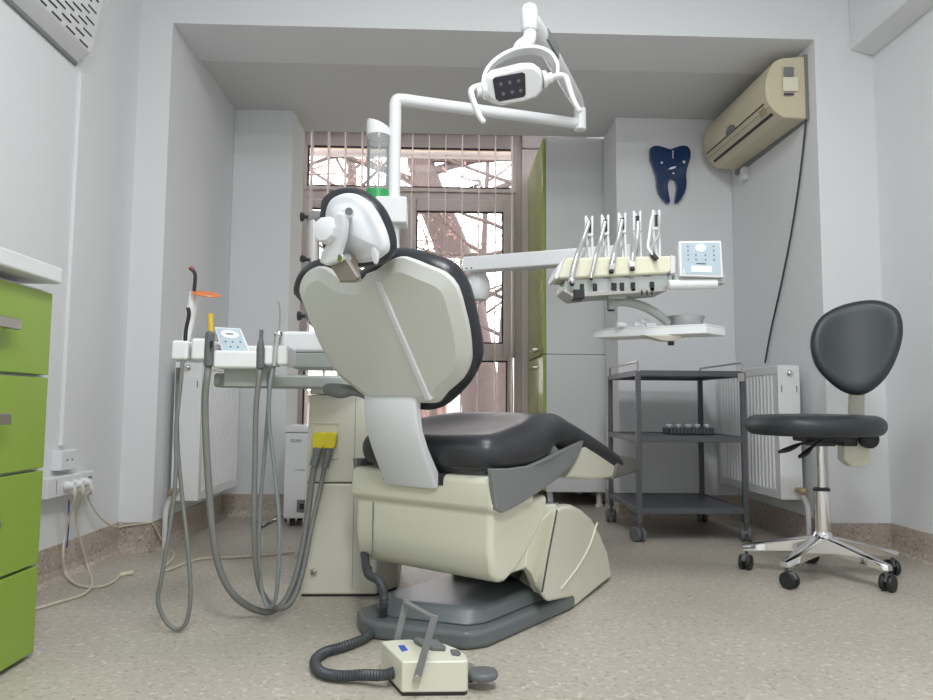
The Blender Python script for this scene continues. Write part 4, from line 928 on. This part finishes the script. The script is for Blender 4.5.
# ================================================================ operating lamp on its pole
lp = thing('operating_lamp', 'white dental operating lamp on a tall pole with two swing arms above the chair', 'lamp', (-.165, 2.42, zT))
py = 2.42; pb = V((onY(394, 200, py).x, py, zT)); zt_ = onY(394, 99, py).z; J0 = V((pb.x, py, zt_))
MB().cyl(pb, V((pb.x, py, onY(394, 110, py).z)), .0215, n=28).build('pole', 'whitegloss', lp, bevel=.002)
J1 = onY(580, 124, 2.66)
P = spline([V((pb.x, py, onY(394, 110, py).z)), V((pb.x, py, zt_-.02)), J0+V((.008, .001, -.003)), J0+V((.035, .008, .0))], 6)+[J0.lerp(J1, f) for f in (.2, .5, .8, .95)]+[J1+V((0, 0, .003))]
MB().tube(P, .0215, n=24).build('lower_arm', 'whitegloss', lp, sharp=60)
a, c = onY(375, 222, py-.05), onY(407, 196, py-.05); MB().box(a.x, c.x, py-.05, py+.05, a.z, c.z).build('pole_bracket', 'white', lp, bevel=.006, seg=3)
MB().lathe(J1-V((0, 0, .026)), (0, 0, 1), [(.015, -.004), (.024, .002), (.024, .055), (.024, .085), (.020, .09)], 24).build('elbow_joint', 'whitegloss', lp)
K1 = onY(529, 16, 2.08)
J2 = J1+V((0, 0, .075)); d = (K1-J2).normalized(); sd = d.cross(Zv).normalized(); ud = sd.cross(d)
b = MB(); w3 = .026; rs = []
for f, hw, hh in ((0, .018, .022), (.08, .024, .030), (.5, .027, .034), (.92, .026, .034), (1, .018, .024)):
    c = J2.lerp(K1, f); rs.append([c+sd*hw*cos(t)*1.0+ud*hh*sin(t) for t in [2*pi*k/16 for k in range(16)]])
b.loft(rs); ua = b.build('upper_arm', 'whitegloss', lp, sharp=60)
b = MB()
for f0, f1 in ((.62, .82),):
    c0, c1 = J2.lerp(K1, f0), J2.lerp(K1, f1); b.frame_box(c0-sd*.0285-ud*.02, c1-c0, ud*.04, sd*.006)
b.build('arm_insert', 'greymid', ua, bevel=.002)
K2 = onY(526.5, 40, 2.06)
b = MB(); b.lathe(V((K1.x, 2.07, onY(527, 31, 2.07).z)), (0, 0, 1), [(.023, 0), (.026, .004), (.026, .062), (.022, .078), (.012, .085)], 24); b.build('swivel_cap', 'whitegloss', lp)
x0 = onY(527, 30, 2.07); x1_ = onY(522, 55, 2.03)
MB().tube(spline([V((K1.x, 2.07, x0.z+.01)), V((K1.x-.001, 2.07, x0.z-.03)), V((x1_.x, 2.05, x1_.z+.035)), V((x1_.x-.002, 2.045, x1_.z+.022))], 6), lambda s: .0195+.005*s, n=20).build('swivel_stem', 'whitegloss', lp)
# curved yoke
yk = 2.02; P = [onY(x, y, yy) for x, y, yy in ((483, 88, 1.98), (485, 76, 2.0), (493, 65, 2.02), (506, 56, 2.03), (522, 51, 2.04), (538, 51, 2.04), (550, 57, 2.04), (556, 67, 2.03), (556, 77, 2.0))]
P = spline(P, 5); cc = onY(520, 84, 1.98); b = MB(); rs = []
for i, p in enumerate(P):
    rr = (p-cc); rr.y = 0; rr.normalize(); yv = V((0, 1, 0)); rs.append([p+rr*.006-yv*.024, p+rr*.008+yv*0, p+rr*.006+yv*.024, p-rr*.004+yv*.022, p-rr*.004-yv*.022])
b.loft(rs); b.build('yoke', 'whitegloss', lp, bevel=.002, sharp=60)
# head: faces down towards the chair and the camera
HC0 = onY(514.5, 85, 1.98); hx = (onY(556, 76, 1.98)-onY(482, 90, 1.98)).normalized(); fz = V((-.06, -.80, -.60)); fz = (fz-hx*fz.dot(hx)).normalized(); hy = fz.cross(hx)
hy = hy if hy.z > 0 else -hy
def HD(x, y, z): return HC0+hx*x+hy*y+fz*z
hw, hh = .085, .048
ol = [(-.093, .010), (-.078, .040), (-.060, .050), (.030, .055), (.062, .050), (.082, .032), (.090, 0), (.082, -.03), (.062, -.046), (.02, -.052), (-.05, -.050), (-.076, -.036), (-.093, -.014)]
b = MB(); b.loft([[HD(x*.8, y*.7, -.045) for x, y in ol], [HD(x*.97, y*.95, -.03) for x, y in ol], [HD(x, y, 0) for x, y in ol], [HD(x*.88, y*.86, .022) for x, y in ol]]); b.build('lamp_head', 'whitegloss', lp, bevel=.006, seg=3, sharp=45)
lo = [(-.062, .030), (-.055, .036), (.026, .036), (.034, .030), (.030, -.027), (.024, -.033), (-.050, -.033), (-.060, -.024)]
lo = [(x-.004, y-.0) for x, y in lo]
b = MB(); b.prism([HD(x, y, .021) for x, y in lo], fz*.0035); lf = b.build('lens_plate', 'ledface', lp, bevel=.001)
for r in range(2):
    for c_ in range(3): MB().lathe(HD(-.044+.026*c_+.004*(1-r), -.014+.028*r, .0245), fz, [(.0055, 0), (.005, .0008), (.003, .0014), (.001, .0016)], 14).build('lens', 'lens', lf)
MB().cyl(HD(-.02, .044, .012), HD(-.02, .046, .019), .0025, n=10).build('sensor', 'greymid', lp)
for sx_, P in ((-1, ((482, 86, 1.98), (474, 88, 1.97), (471, 92, 1.965), (474, 103, 1.96), (479, 115, 1.955), (483, 121, 1.95))), (1, ((553, 78, 1.98), (560, 76, 1.97), (566, 78, 1.965), (570, 90, 1.96), (574, 101, 1.955), (579, 110, 1.95)))):
    b = MB(); q = [onY(*k) for k in P]
    b.tube(spline(q, 6), lambda s: .0125-.004*s, n=14, ry=.8); b.sphere(q[-1], .0085, 12, 8); h_ = b.build('handle', 'whitegloss', lp)
    b = MB(); c = HC0+hx*sx_*.084; b.lathe(c, hx*sx_, [(.026, 0), (.024, .012), (.016, .016), (.016, .028)], 20); b.build('handle_joint', 'whitegloss', lp)

# bottle beside the pole
by = 2.42; bx = onY(378, 170, by).x; br = (onY(389.5, 170, by).x-onY(366.5, 170, by).x)/2; zb0, zb1 = onY(378, 203, by).z, onY(378, 140, by).z
t = thing('water_bottle', 'clear cylindrical water bottle with white lid and green base beside the lamp pole', 'bottle', (bx, by, zb0))
MB().lathe((bx, by, zb0), (0, 0, 1), [(br*.93, .004), (br*.97, .02), (br*.97, zb1-zb0+.02)], 28, cap=False).build('bottle_wall', 'bottle', t)
MB().lathe((bx, by, zb0), (0, 0, 1), [(br*1.0, 0), (br*1.0, .040), (br*.98, .043)], 24).build('green_base', 'greencap', t)
b = MB(); n = 24; zc = onY(378, 137, by).z; r_ = br*1.06; top_ = [V((bx+r_*.95*cos(a), by+r_*.95*sin(a), zc+.045-.016*cos(a))) for a in [2*pi*k/n for k in range(n)]]
b.loft([[V((bx+r_*cos(a), by+r_*sin(a), zc-.006*cos(a)*0)) for a in [2*pi*k/n for k in range(n)]], [V((bx+r_*cos(a), by+r_*sin(a), zc+.033-.016*cos(a))) for a in [2*pi*k/n for k in range(n)]], top_]); b.build('lid', 'whitegloss', t, bevel=.003)
MB().box(bx-.02, bx+.05, by-.02, by+.02, onY(378, 222, by).z, zb0+.001).build('holder', 'white', t, bevel=.004)

# tubular bracket behind the headrest
gy = 2.34
t = thing('tubular_bracket', 'grey tubular bracket with black knobs behind the headrest, left of the lamp pole', 'bracket', onY(313, 325, gy))
G = lambda x, y: onY(x, y, gy)
MB().cyl(G(313, 322), G(313.5, 218), .0215, n=20).build('tube', 'steel', t)
MB().tube([G(310, 218), G(322, 218), G(336, 216)], .024, n=16).build('top_clamp', 'greymid', t, bevel=.002)
MB().tube([G(330, 216), V((pb.x-.02, py-.02, G(330, 212).z))], .014, n=14).build('cross_tube', 'steel', t)
MB().tube(spline([G(313, 300), G(313, 316), G(319, 324), G(335, 328)], 5), .022, n=16).build('bottom_elbow', 'greymid', t)
for (x, y) in ((307, 217), (304, 316)):
    q = G(x, y); MB().lathe(q+V((.005, 0, 0)), (-1, 0, 0), [(.006, 0), (.006, .012), (.014, .014), (.014, .020), (.016, .021), (.016, .026)], 14).build('knob', 'blackp', t)
q = G(309, 261)+V((0, -.02, 0)); MB().lathe(q, (-.6, -.6, 0), [(.006, 0), (.006, .014), (.012, .016), (.012, .024)], 12).build('knob', 'blackp', t)

# ================================================================ delivery unit
du = thing('delivery_unit', 'dentist delivery unit with cream handpiece rest, control panel and long white arm', 'dental unit', (.35, 2.2, .9))
E0 = onY(478, 286, 2.56); A0 = V((-.14, 2.40, E0.z-.005))
MB().tube([V((pb.x+.0, py, E0.z)), E0+V((-.02, 0, 0))], .030, n=20).build('inner_arm', 'white', du)
MB().lathe((E0.x, 2.56, onY(478, 300, 2.56).z), (0, 0, 1), [(.036, 0), (.044, .015), (.046, .05), (.040, .08), (.028, .10), (.018, .12)], 24).build('elbow_joint', 'white', du)
al, ar = onY(466, 265.5, 2.54), onY(632, 253.5, 2.24)
d = (ar-al).normalized(); n_ = V((-d.y, d.x, 0)).normalized()
b = MB(); b.frame_box(al-n_*.03-Zv*.027, ar-al, n_*.06, Zv*.054+Zv*0); arm = b.build('spring_arm', 'white', du, bevel=.006, seg=3)
for px in (470, 475.5):
    q = onY(px+1, 270, 2.50); b = MB(); b.cyl(q+n_*.0, q-n_*.02, .003, n=10)
b = MB()
for f in (.03, .062): q = al.lerp(ar, f)-n_*.0305-Zv*.017; b.cyl(q+n_*.002, q-n_*.0005, .0032, n=10)
b.build('arm_screws', 'blackp', arm)
hy0 = 2.12
def D(x, y, yy=hy0): return onY(x, y, yy)
b = MB(); b.prism([D(x, y) for x, y in ((566, 276), (668, 270), (669, 281), (667, 291), (634, 294), (600, 295), (574, 298), (563, 290))], (0, .13, 0)); b.build('head_body', 'greypale', du, bevel=.006, seg=3)
b = MB(); b.prism([D(x, y, hy0-.012) for x, y in ((559, 279), (556, 274), (563, 262), (567, 257.5), (672, 255.5), (673, 270), (668, 273.5))], (0, .12, 0)); b.build('handpiece_rest', 'creampad', du, bevel=.008, seg=4)
b = MB(); b.prism([D(x, y, hy0-.016) for x, y in ((554, 276), (560, 263), (566, 257), (564, 262), (558, 279), (555, 279))], (0, .13, 0)); b.build('end_trim', 'white', du, bevel=.003)
b = MB(); b.prism([D(x, y, hy0-.016) for x, y in ((671, 255), (676, 256), (676, 273), (671, 274))], (0, .13, 0)); b.build('end_trim', 'white', du, bevel=.003)
b = MB(); b.prism([D(x, y, hy0-.006) for x, y in ((566, 289), (572, 293), (667, 286), (667, 291), (574, 297.5), (563, 291))], (0, .02, 0)); b.build('lower_rail', 'steel', du, bevel=.002)
for px, w in ((582, 4), (595, 4), (614, 5), (622, 4), (633, 4), (652, 4)):
    a, c = D(px-w/2, 291, hy0-.004), D(px+w/2, 284-(px-582)*.03, hy0-.004); MB().box(a.x, c.x, hy0-.006, hy0+.01, a.z, c.z).build('port', 'blackp', du, smooth=False)
for px in (642, 647, 652):
    a = D(px, 292, hy0-.008); MB().tube([a+V((0, .01, .012)), a, a-V((0, 0, .010))], .003, n=8).build('hose_nipple', 'blackp', du)
for px, yy in ((607, 278), (627, 277), (647, 276)): a = D(px, yy, hy0-.001); MB().box(a.x-.012, a.x+.012, hy0-.002, hy0, a.z-.001, a.z+.001).build('slot_mark', 'grey', du, smooth=False)
b = MB(); b.loft([[D(x, y, hy0+.02+yo) for x, y, yo in ((608, 299, 0), (626, 299, 0), (626, 299, .07), (608, 299, .07))], [D(x, y, hy0+.01+yo) for x, y, yo in ((605, 284, 0), (629, 283, 0), (629, 283, .09), (605, 284, .09))]]); b.build('clamp', 'greypale', du, bevel=.004)
# blocks under left end
b = MB(); a, c = D(573, 299, hy0+.0), D(584, 290, hy0); b.box(a.x, c.x, hy0-.012, hy0+.05, a.z, c.z); b.build('hose_gland', 'blackp', du, bevel=.003)
# whip arms behind the handpieces
tips = [(589, 216), (605, 215), (622, 213), (637, 211), (656, 210)]
for i, (x, y) in enumerate(tips):
    yy = hy0+.06; b = MB(); xb = x+3
    for dx in (-3.2, 3.2): b.tube([D(x+dx, y, yy), D(x+dx*.9, y+20, yy), D(x+dx*.75+1, y+30, yy), D(xb+dx*.35, 262, yy)], .0042, n=8)
    b.tube([D(x-3.8, y+19, yy-.003), D(x+3.8, y+19, yy-.003)], .0048, n=8); b.tube([D(x-3.2, y+1, yy), D(x-1, y+5, yy)], .004, n=8)
    wa = b.build('whip_arm', 'whitegloss', du)
    MB().box(D(x-1, y+5, yy).x, D(x+2, y+5, yy).x, yy-.004, yy+.004, D(x, y+16, yy).z, D(x, y+5, yy).z).build('pad', 'blackp', wa, smooth=False)
# control panel
q = [D(x, y, 2.08) for x, y in ((680, 276), (723.5, 277.5), (721.5, 240.5), (679, 241))]
b = MB(); b.prism(q, (0, .016, 0)); b.build('control_panel', 'whitegloss', du, bevel=.003)
def cq(a_, b_, off=.001): return (q[0].lerp(q[1], a_)).lerp(q[3].lerp(q[2], a_), b_)-V((0, off, 0))
b = MB(); b.prism([cq(.05, .06), cq(.95, .06), cq(.95, .94), cq(.05, .94)], (0, .0012, 0)); b.build('membrane', 'panelblue', du, smooth=False)
b = MB(); b.prism([cq(.26, .12, .002), cq(.74, .12, .002), cq(.74, .30, .002), cq(.26, .30, .002)], (0, .001, 0)); b.build('paper_label', 'sticker', du, smooth=False); b = MB(); b.prism([cq(.5+.13*cos(t), .80+.12*sin(t), .002) for t in [2*pi*k/20 for k in range(20)]], (0, .001, 0)); b.build('dial_print', 'sticker', du, smooth=False); b = MB(); b.prism([cq(.08, .07, .002), cq(.12, .07, .002), cq(.08, .22, .002), cq(.065, .22, .002)], (0, .001, 0)); b.build('corner_streak', 'sticker', du, smooth=False)  # last piece is a thin tapered white streak in the corner
b = MB()
for a_ in (.2, .8):
    for b_ in (.84, .72, .60, .47): b.prism([cq(a_+.018*cos(t), b_+.02*sin(t), .0022) for t in [2*pi*k/8 for k in range(8)]], (0, .001, 0))
for a_ in (.38, .60):
    for b_ in (.60, .47): b.prism([cq(a_+.018*cos(t), b_+.02*sin(t), .0022) for t in [2*pi*k/8 for k in range(8)]], (0, .001, 0))
b.prism([cq(.38, .35, .0022), cq(.60, .35, .0022), cq(.60, .375, .0022), cq(.38, .375, .0022)], (0, .001, 0))
b.build('key_marks', 'grey', du, smooth=False)
b = MB(); a = D(680, 282, 2.11); c = D(724, 277, 2.11); b.box(a.x-.02, c.x, 2.096, 2.13, a.z-.006, c.z+.006); b.build('panel_base', 'greypale', du, bevel=.004)
MB().cyl(D(668, 285, 2.10), D(717, 284, 2.10), .0155, n=20).build('grab_handle', 'white', du, bevel=.005)
MB().cyl(D(715, 282, 2.11), D(723, 282, 2.11), .004, n=10).build('handle_stub', 'steel', du)
# table
zt2 = .848
Lc, Rc, FR = onZ(593, 330, zt2), onZ(706, 325, zt2), onZ(725.5, 328.2, zt2); FL = Lc+(FR-Rc)
it = thing('instrument_table', 'white tray table hanging below the handpiece rest, above the trolley', 'table', (.6, Lc.y+.1, zt2-.03))
b = MB(); b.prism([Lc-Zv*.026, Rc-Zv*.026, FR-Zv*.026, FL-Zv*.026], Zv*.026); b.build('table_top', 'white', it, bevel=.004, seg=3)
rimm = MB()
for p, q2 in ((Lc, Rc), (Rc, FR), (FR, FL), (FL, Lc)):
    ce = (Lc+FR)/2; rimm.prism([p, q2, q2.lerp(ce, .02), p.lerp(ce, .02)], Zv*.004)
rimm.build('rim', 'white', it)
ce = (Lc+FR)/2
P = [D(610, 303, hy0+.06), D(625, 302, hy0+.06), D(642, 306, hy0+.07), D(656, 313, hy0+.08), D(668, 323, hy0+.10)]
tb = MB(); tb.tube(spline(P, 6), .012, n=14, ry=1.2); tb.build('curved_support', 'greypale', it)
a = D(611, 306, hy0+.06); MB().cyl(a-Zv*.012, a+Zv*.03, .015, n=18).build('support_pivot', 'greypale', it, bevel=.002)
MB().cyl(a-Zv*.016, a-Zv*.008, .011, n=14).build('knob', 'blackp', it)
a = V((D(671, 343, hy0+.06).x, hy0+.06, zt2-.026)); b = MB(); b.loft([[a+V((x, y, -.018)) for x, y in ((-.03, -.02), (.012, -.02), (.012, .02), (-.03, .02))], [a+V((x, y, 0)) for x, y in ((-.10, -.03), (.03, -.03), (.03, .03), (-.10, .03))]]); b.build('under_bracket', 'cream2', it, bevel=.003)
MB().cyl(a-Zv*.03, a-Zv*.016, .010, n=14).build('lock_knob', 'blackp', it)
# bowl and cotton on the table
yc = ce.y+.0; bc = V((onY(685, 325, yc+.02).x, yc+.02, zt2)); 
t = thing('metal_bowl', 'small grey metal bowl standing on the white tray table', 'bowl', bc)
MB().lathe(bc, (0, 0, 1), [(.001, 0), (.047, 0), (.050, .003), (.062, .042), (.064, .043), (.061, .042), (.048, .005), (.001, .004)], 32, cap=False).build('bowl_wall', 'instr', t)
nm = ['leftmost and lowest', 'second from left', 'third from left', 'nearest the bowl', 'topmost']
for k, (px, yo, zz, a) in enumerate(((621, -.01, .006, .4), (638, .0, .007, .2), (643, .015, .007, 1.2), (651, .0, .007, -.3), (643, .0, .018, .6))):
    c = V((onY(px, 325, yc+yo).x, yc+yo, zt2+zz+.006)); dd = V((cos(a), sin(a), 0))*.016
    tag(MB().tube([c-dd, c-dd*.8, c+dd*.8, c+dd], .009, n=10).build('cotton_roll', 'sticker', bevel=.001), f'small white cotton roll on the tray table, {nm[k]}', 'cotton roll', 'cotton rolls on the tray table')
# handpieces
def hpiece(label, path, r, name='handpiece', m='instr', end=None, hose=None):
    P = [D(x, y, yy) for x, y, yy in path]; t = thing(name, label, 'dental handpiece', P[-1], 'handpieces on the delivery unit')
    MB().tube(spline(P, 6), r, n=12).build('body', m, t)
    if end: end(t, P)
    if hose: MB().tube(spline([D(x, y, yy) for x, y, yy in hose], 6), .0038, n=8).build('hose', 'greypale', t)
    return t
hf = hy0-.02
def e_chrome(t, P):
    MB().sphere(P[-1], .0115, 14, 10).build('head', 'chrome', t); MB().cyl(P[-1]+V((0, -.002, -.004)), P[-1]+V((.001, -.006, -.014)), .006, n=10).build('dark_cap', 'blackp', t)
hpiece('chrome handpiece at the far left of the rest, round head hanging over the edge', [(589, 222, hy0+.05), (583, 240, hy0+.03), (577, 256, hf), (573, 270, hf-.01), (571.5, 281, hf-.01)], lambda s: .0065+.003*s, end=e_chrome, hose=[(592, 222, hy0+.07), (588, 245, hy0+.06), (580, 262, hy0+.03)])
def e2(t, P):
    MB().cyl(P[-1]+V((0, 0, .006)), P[-1]+V((0, -.002, -.008)), .0075, n=14).build('coupling', 'steel', t); MB().cyl(P[-1]+V((0, -.002, -.008)), P[-1]+V((0, -.003, -.012)), .005, n=12).build('dark_cap', 'blackp', t)
hpiece('slim satin handpiece, second from the left on the rest', [(605, 222, hy0+.05), (600, 242, hy0+.03), (596, 255, hf), (593, 268, hf-.008), (591, 276, hf-.008)], lambda s: .006+.001*s, end=e2, hose=[(608, 222, hy0+.07), (605, 245, hy0+.06), (600, 260, hy0+.03)])
def e3(t, P):
    MB().lathe(P[-1]+V((.002, .004, .018)), V((-.12, -.25, -1)), [(.007, 0), (.012, .006), (.0125, .020), (.010, .026), (.009, .034)], 16).build('motor', 'chrome', t); MB().cyl(P[-1]+V((-.003, -.002, -.012)), P[-1]+V((-.004, -.006, -.022)), .007, n=12).build('dark_cap', 'blackp', t)
hpiece('fat chrome micromotor handpiece in the middle of the rest', [(622, 220, hy0+.05), (618, 240, hy0+.03), (614, 255, hf), (612, 266, hf-.006)], lambda s: .0065+.003*s, end=e3, hose=[(625, 222, hy0+.07), (622, 245, hy0+.06), (618, 260, hy0+.03)])
def e4(t, P):
    MB().lathe(P[-1]+V((.0, .004, .014)), V((0, -.25, -1)), [(.007, 0), (.010, .005), (.010, .020), (.008, .026)], 16).build('coupling', 'whitegloss', t); MB().cyl(P[-1]+V((0, -.002, -.010)), P[-1]+V((0, -.005, -.020)), .0075, n=12).build('dark_cap', 'blackp', t)
hpiece('satin handpiece with white band, fourth from the left on the rest', [(638, 222, hy0+.05), (637, 240, hy0+.03), (633, 255, hf), (632, 264, hf-.006)], lambda s: .0075+.001*s, end=e4, hose=[(641, 222, hy0+.07), (639, 245, hy0+.06), (637, 258, hy0+.03)])
def e5(t, P):
    MB().cyl(P[-1]+V((-.006, .006, .012)), P[-1]+V((.006, -.006, -.008)), .008, n=14).build('dark_nozzle', 'blackp', t)
hpiece('white looped syringe handle with dark nozzle at the right end of the rest', [(654, 211, hy0+.04), (651, 222, hy0+.04), (649, 238, hy0+.03), (648, 247, hf+.01), (652, 254, hf), (654, 257, hf)], .0045, m='whitegloss', end=e5, hose=[(658, 215, hy0+.06), (659, 232, hy0+.05), (655, 242, hy0+.04), (650, 250, hy0+.02)])
# ================================================================ light
w = bpy.data.worlds.new('world'); sc.world = w; w.use_nodes = True; n = w.node_tree.nodes; l = w.node_tree.links
bg = n['Background']; bg.inputs['Color'].default_value = (1, .965, .97, 1); bg.inputs['Strength'].default_value = 3.6
def lamp_panel(x, y, e, sx_=.6, sy_=.6):
    t = thing('ceiling_light', 'square white ceiling light panel of the surgery', 'light', (x, y, TOP-.05), 'ceiling light panels')
    MB().box(x-sx_/2-.03, x+sx_/2+.03, y-sy_/2-.03, y+sy_/2+.03, TOP-.04, TOP).build('housing', 'white', t)
    ld = bpy.data.lights.new('panel_light', 'AREA'); ld.shape = 'RECTANGLE'; ld.size = sx_; ld.size_y = sy_; ld.energy = e; ld.color = (.975, .99, 1)
    lo = bpy.data.objects.new('lamp', ld); COL.objects.link(lo); lo.parent = t; lo.location = (0, 0, .003)
lamp_panel(.3, 1.2, 16); lamp_panel(.3, -.4, 36)
sc.view_settings.view_transform = 'Standard'; sc.view_settings.look = 'None'; sc.view_settings.gamma = 1; sc.view_settings.exposure = 0.68
sc.view_settings.use_curve_mapping = False
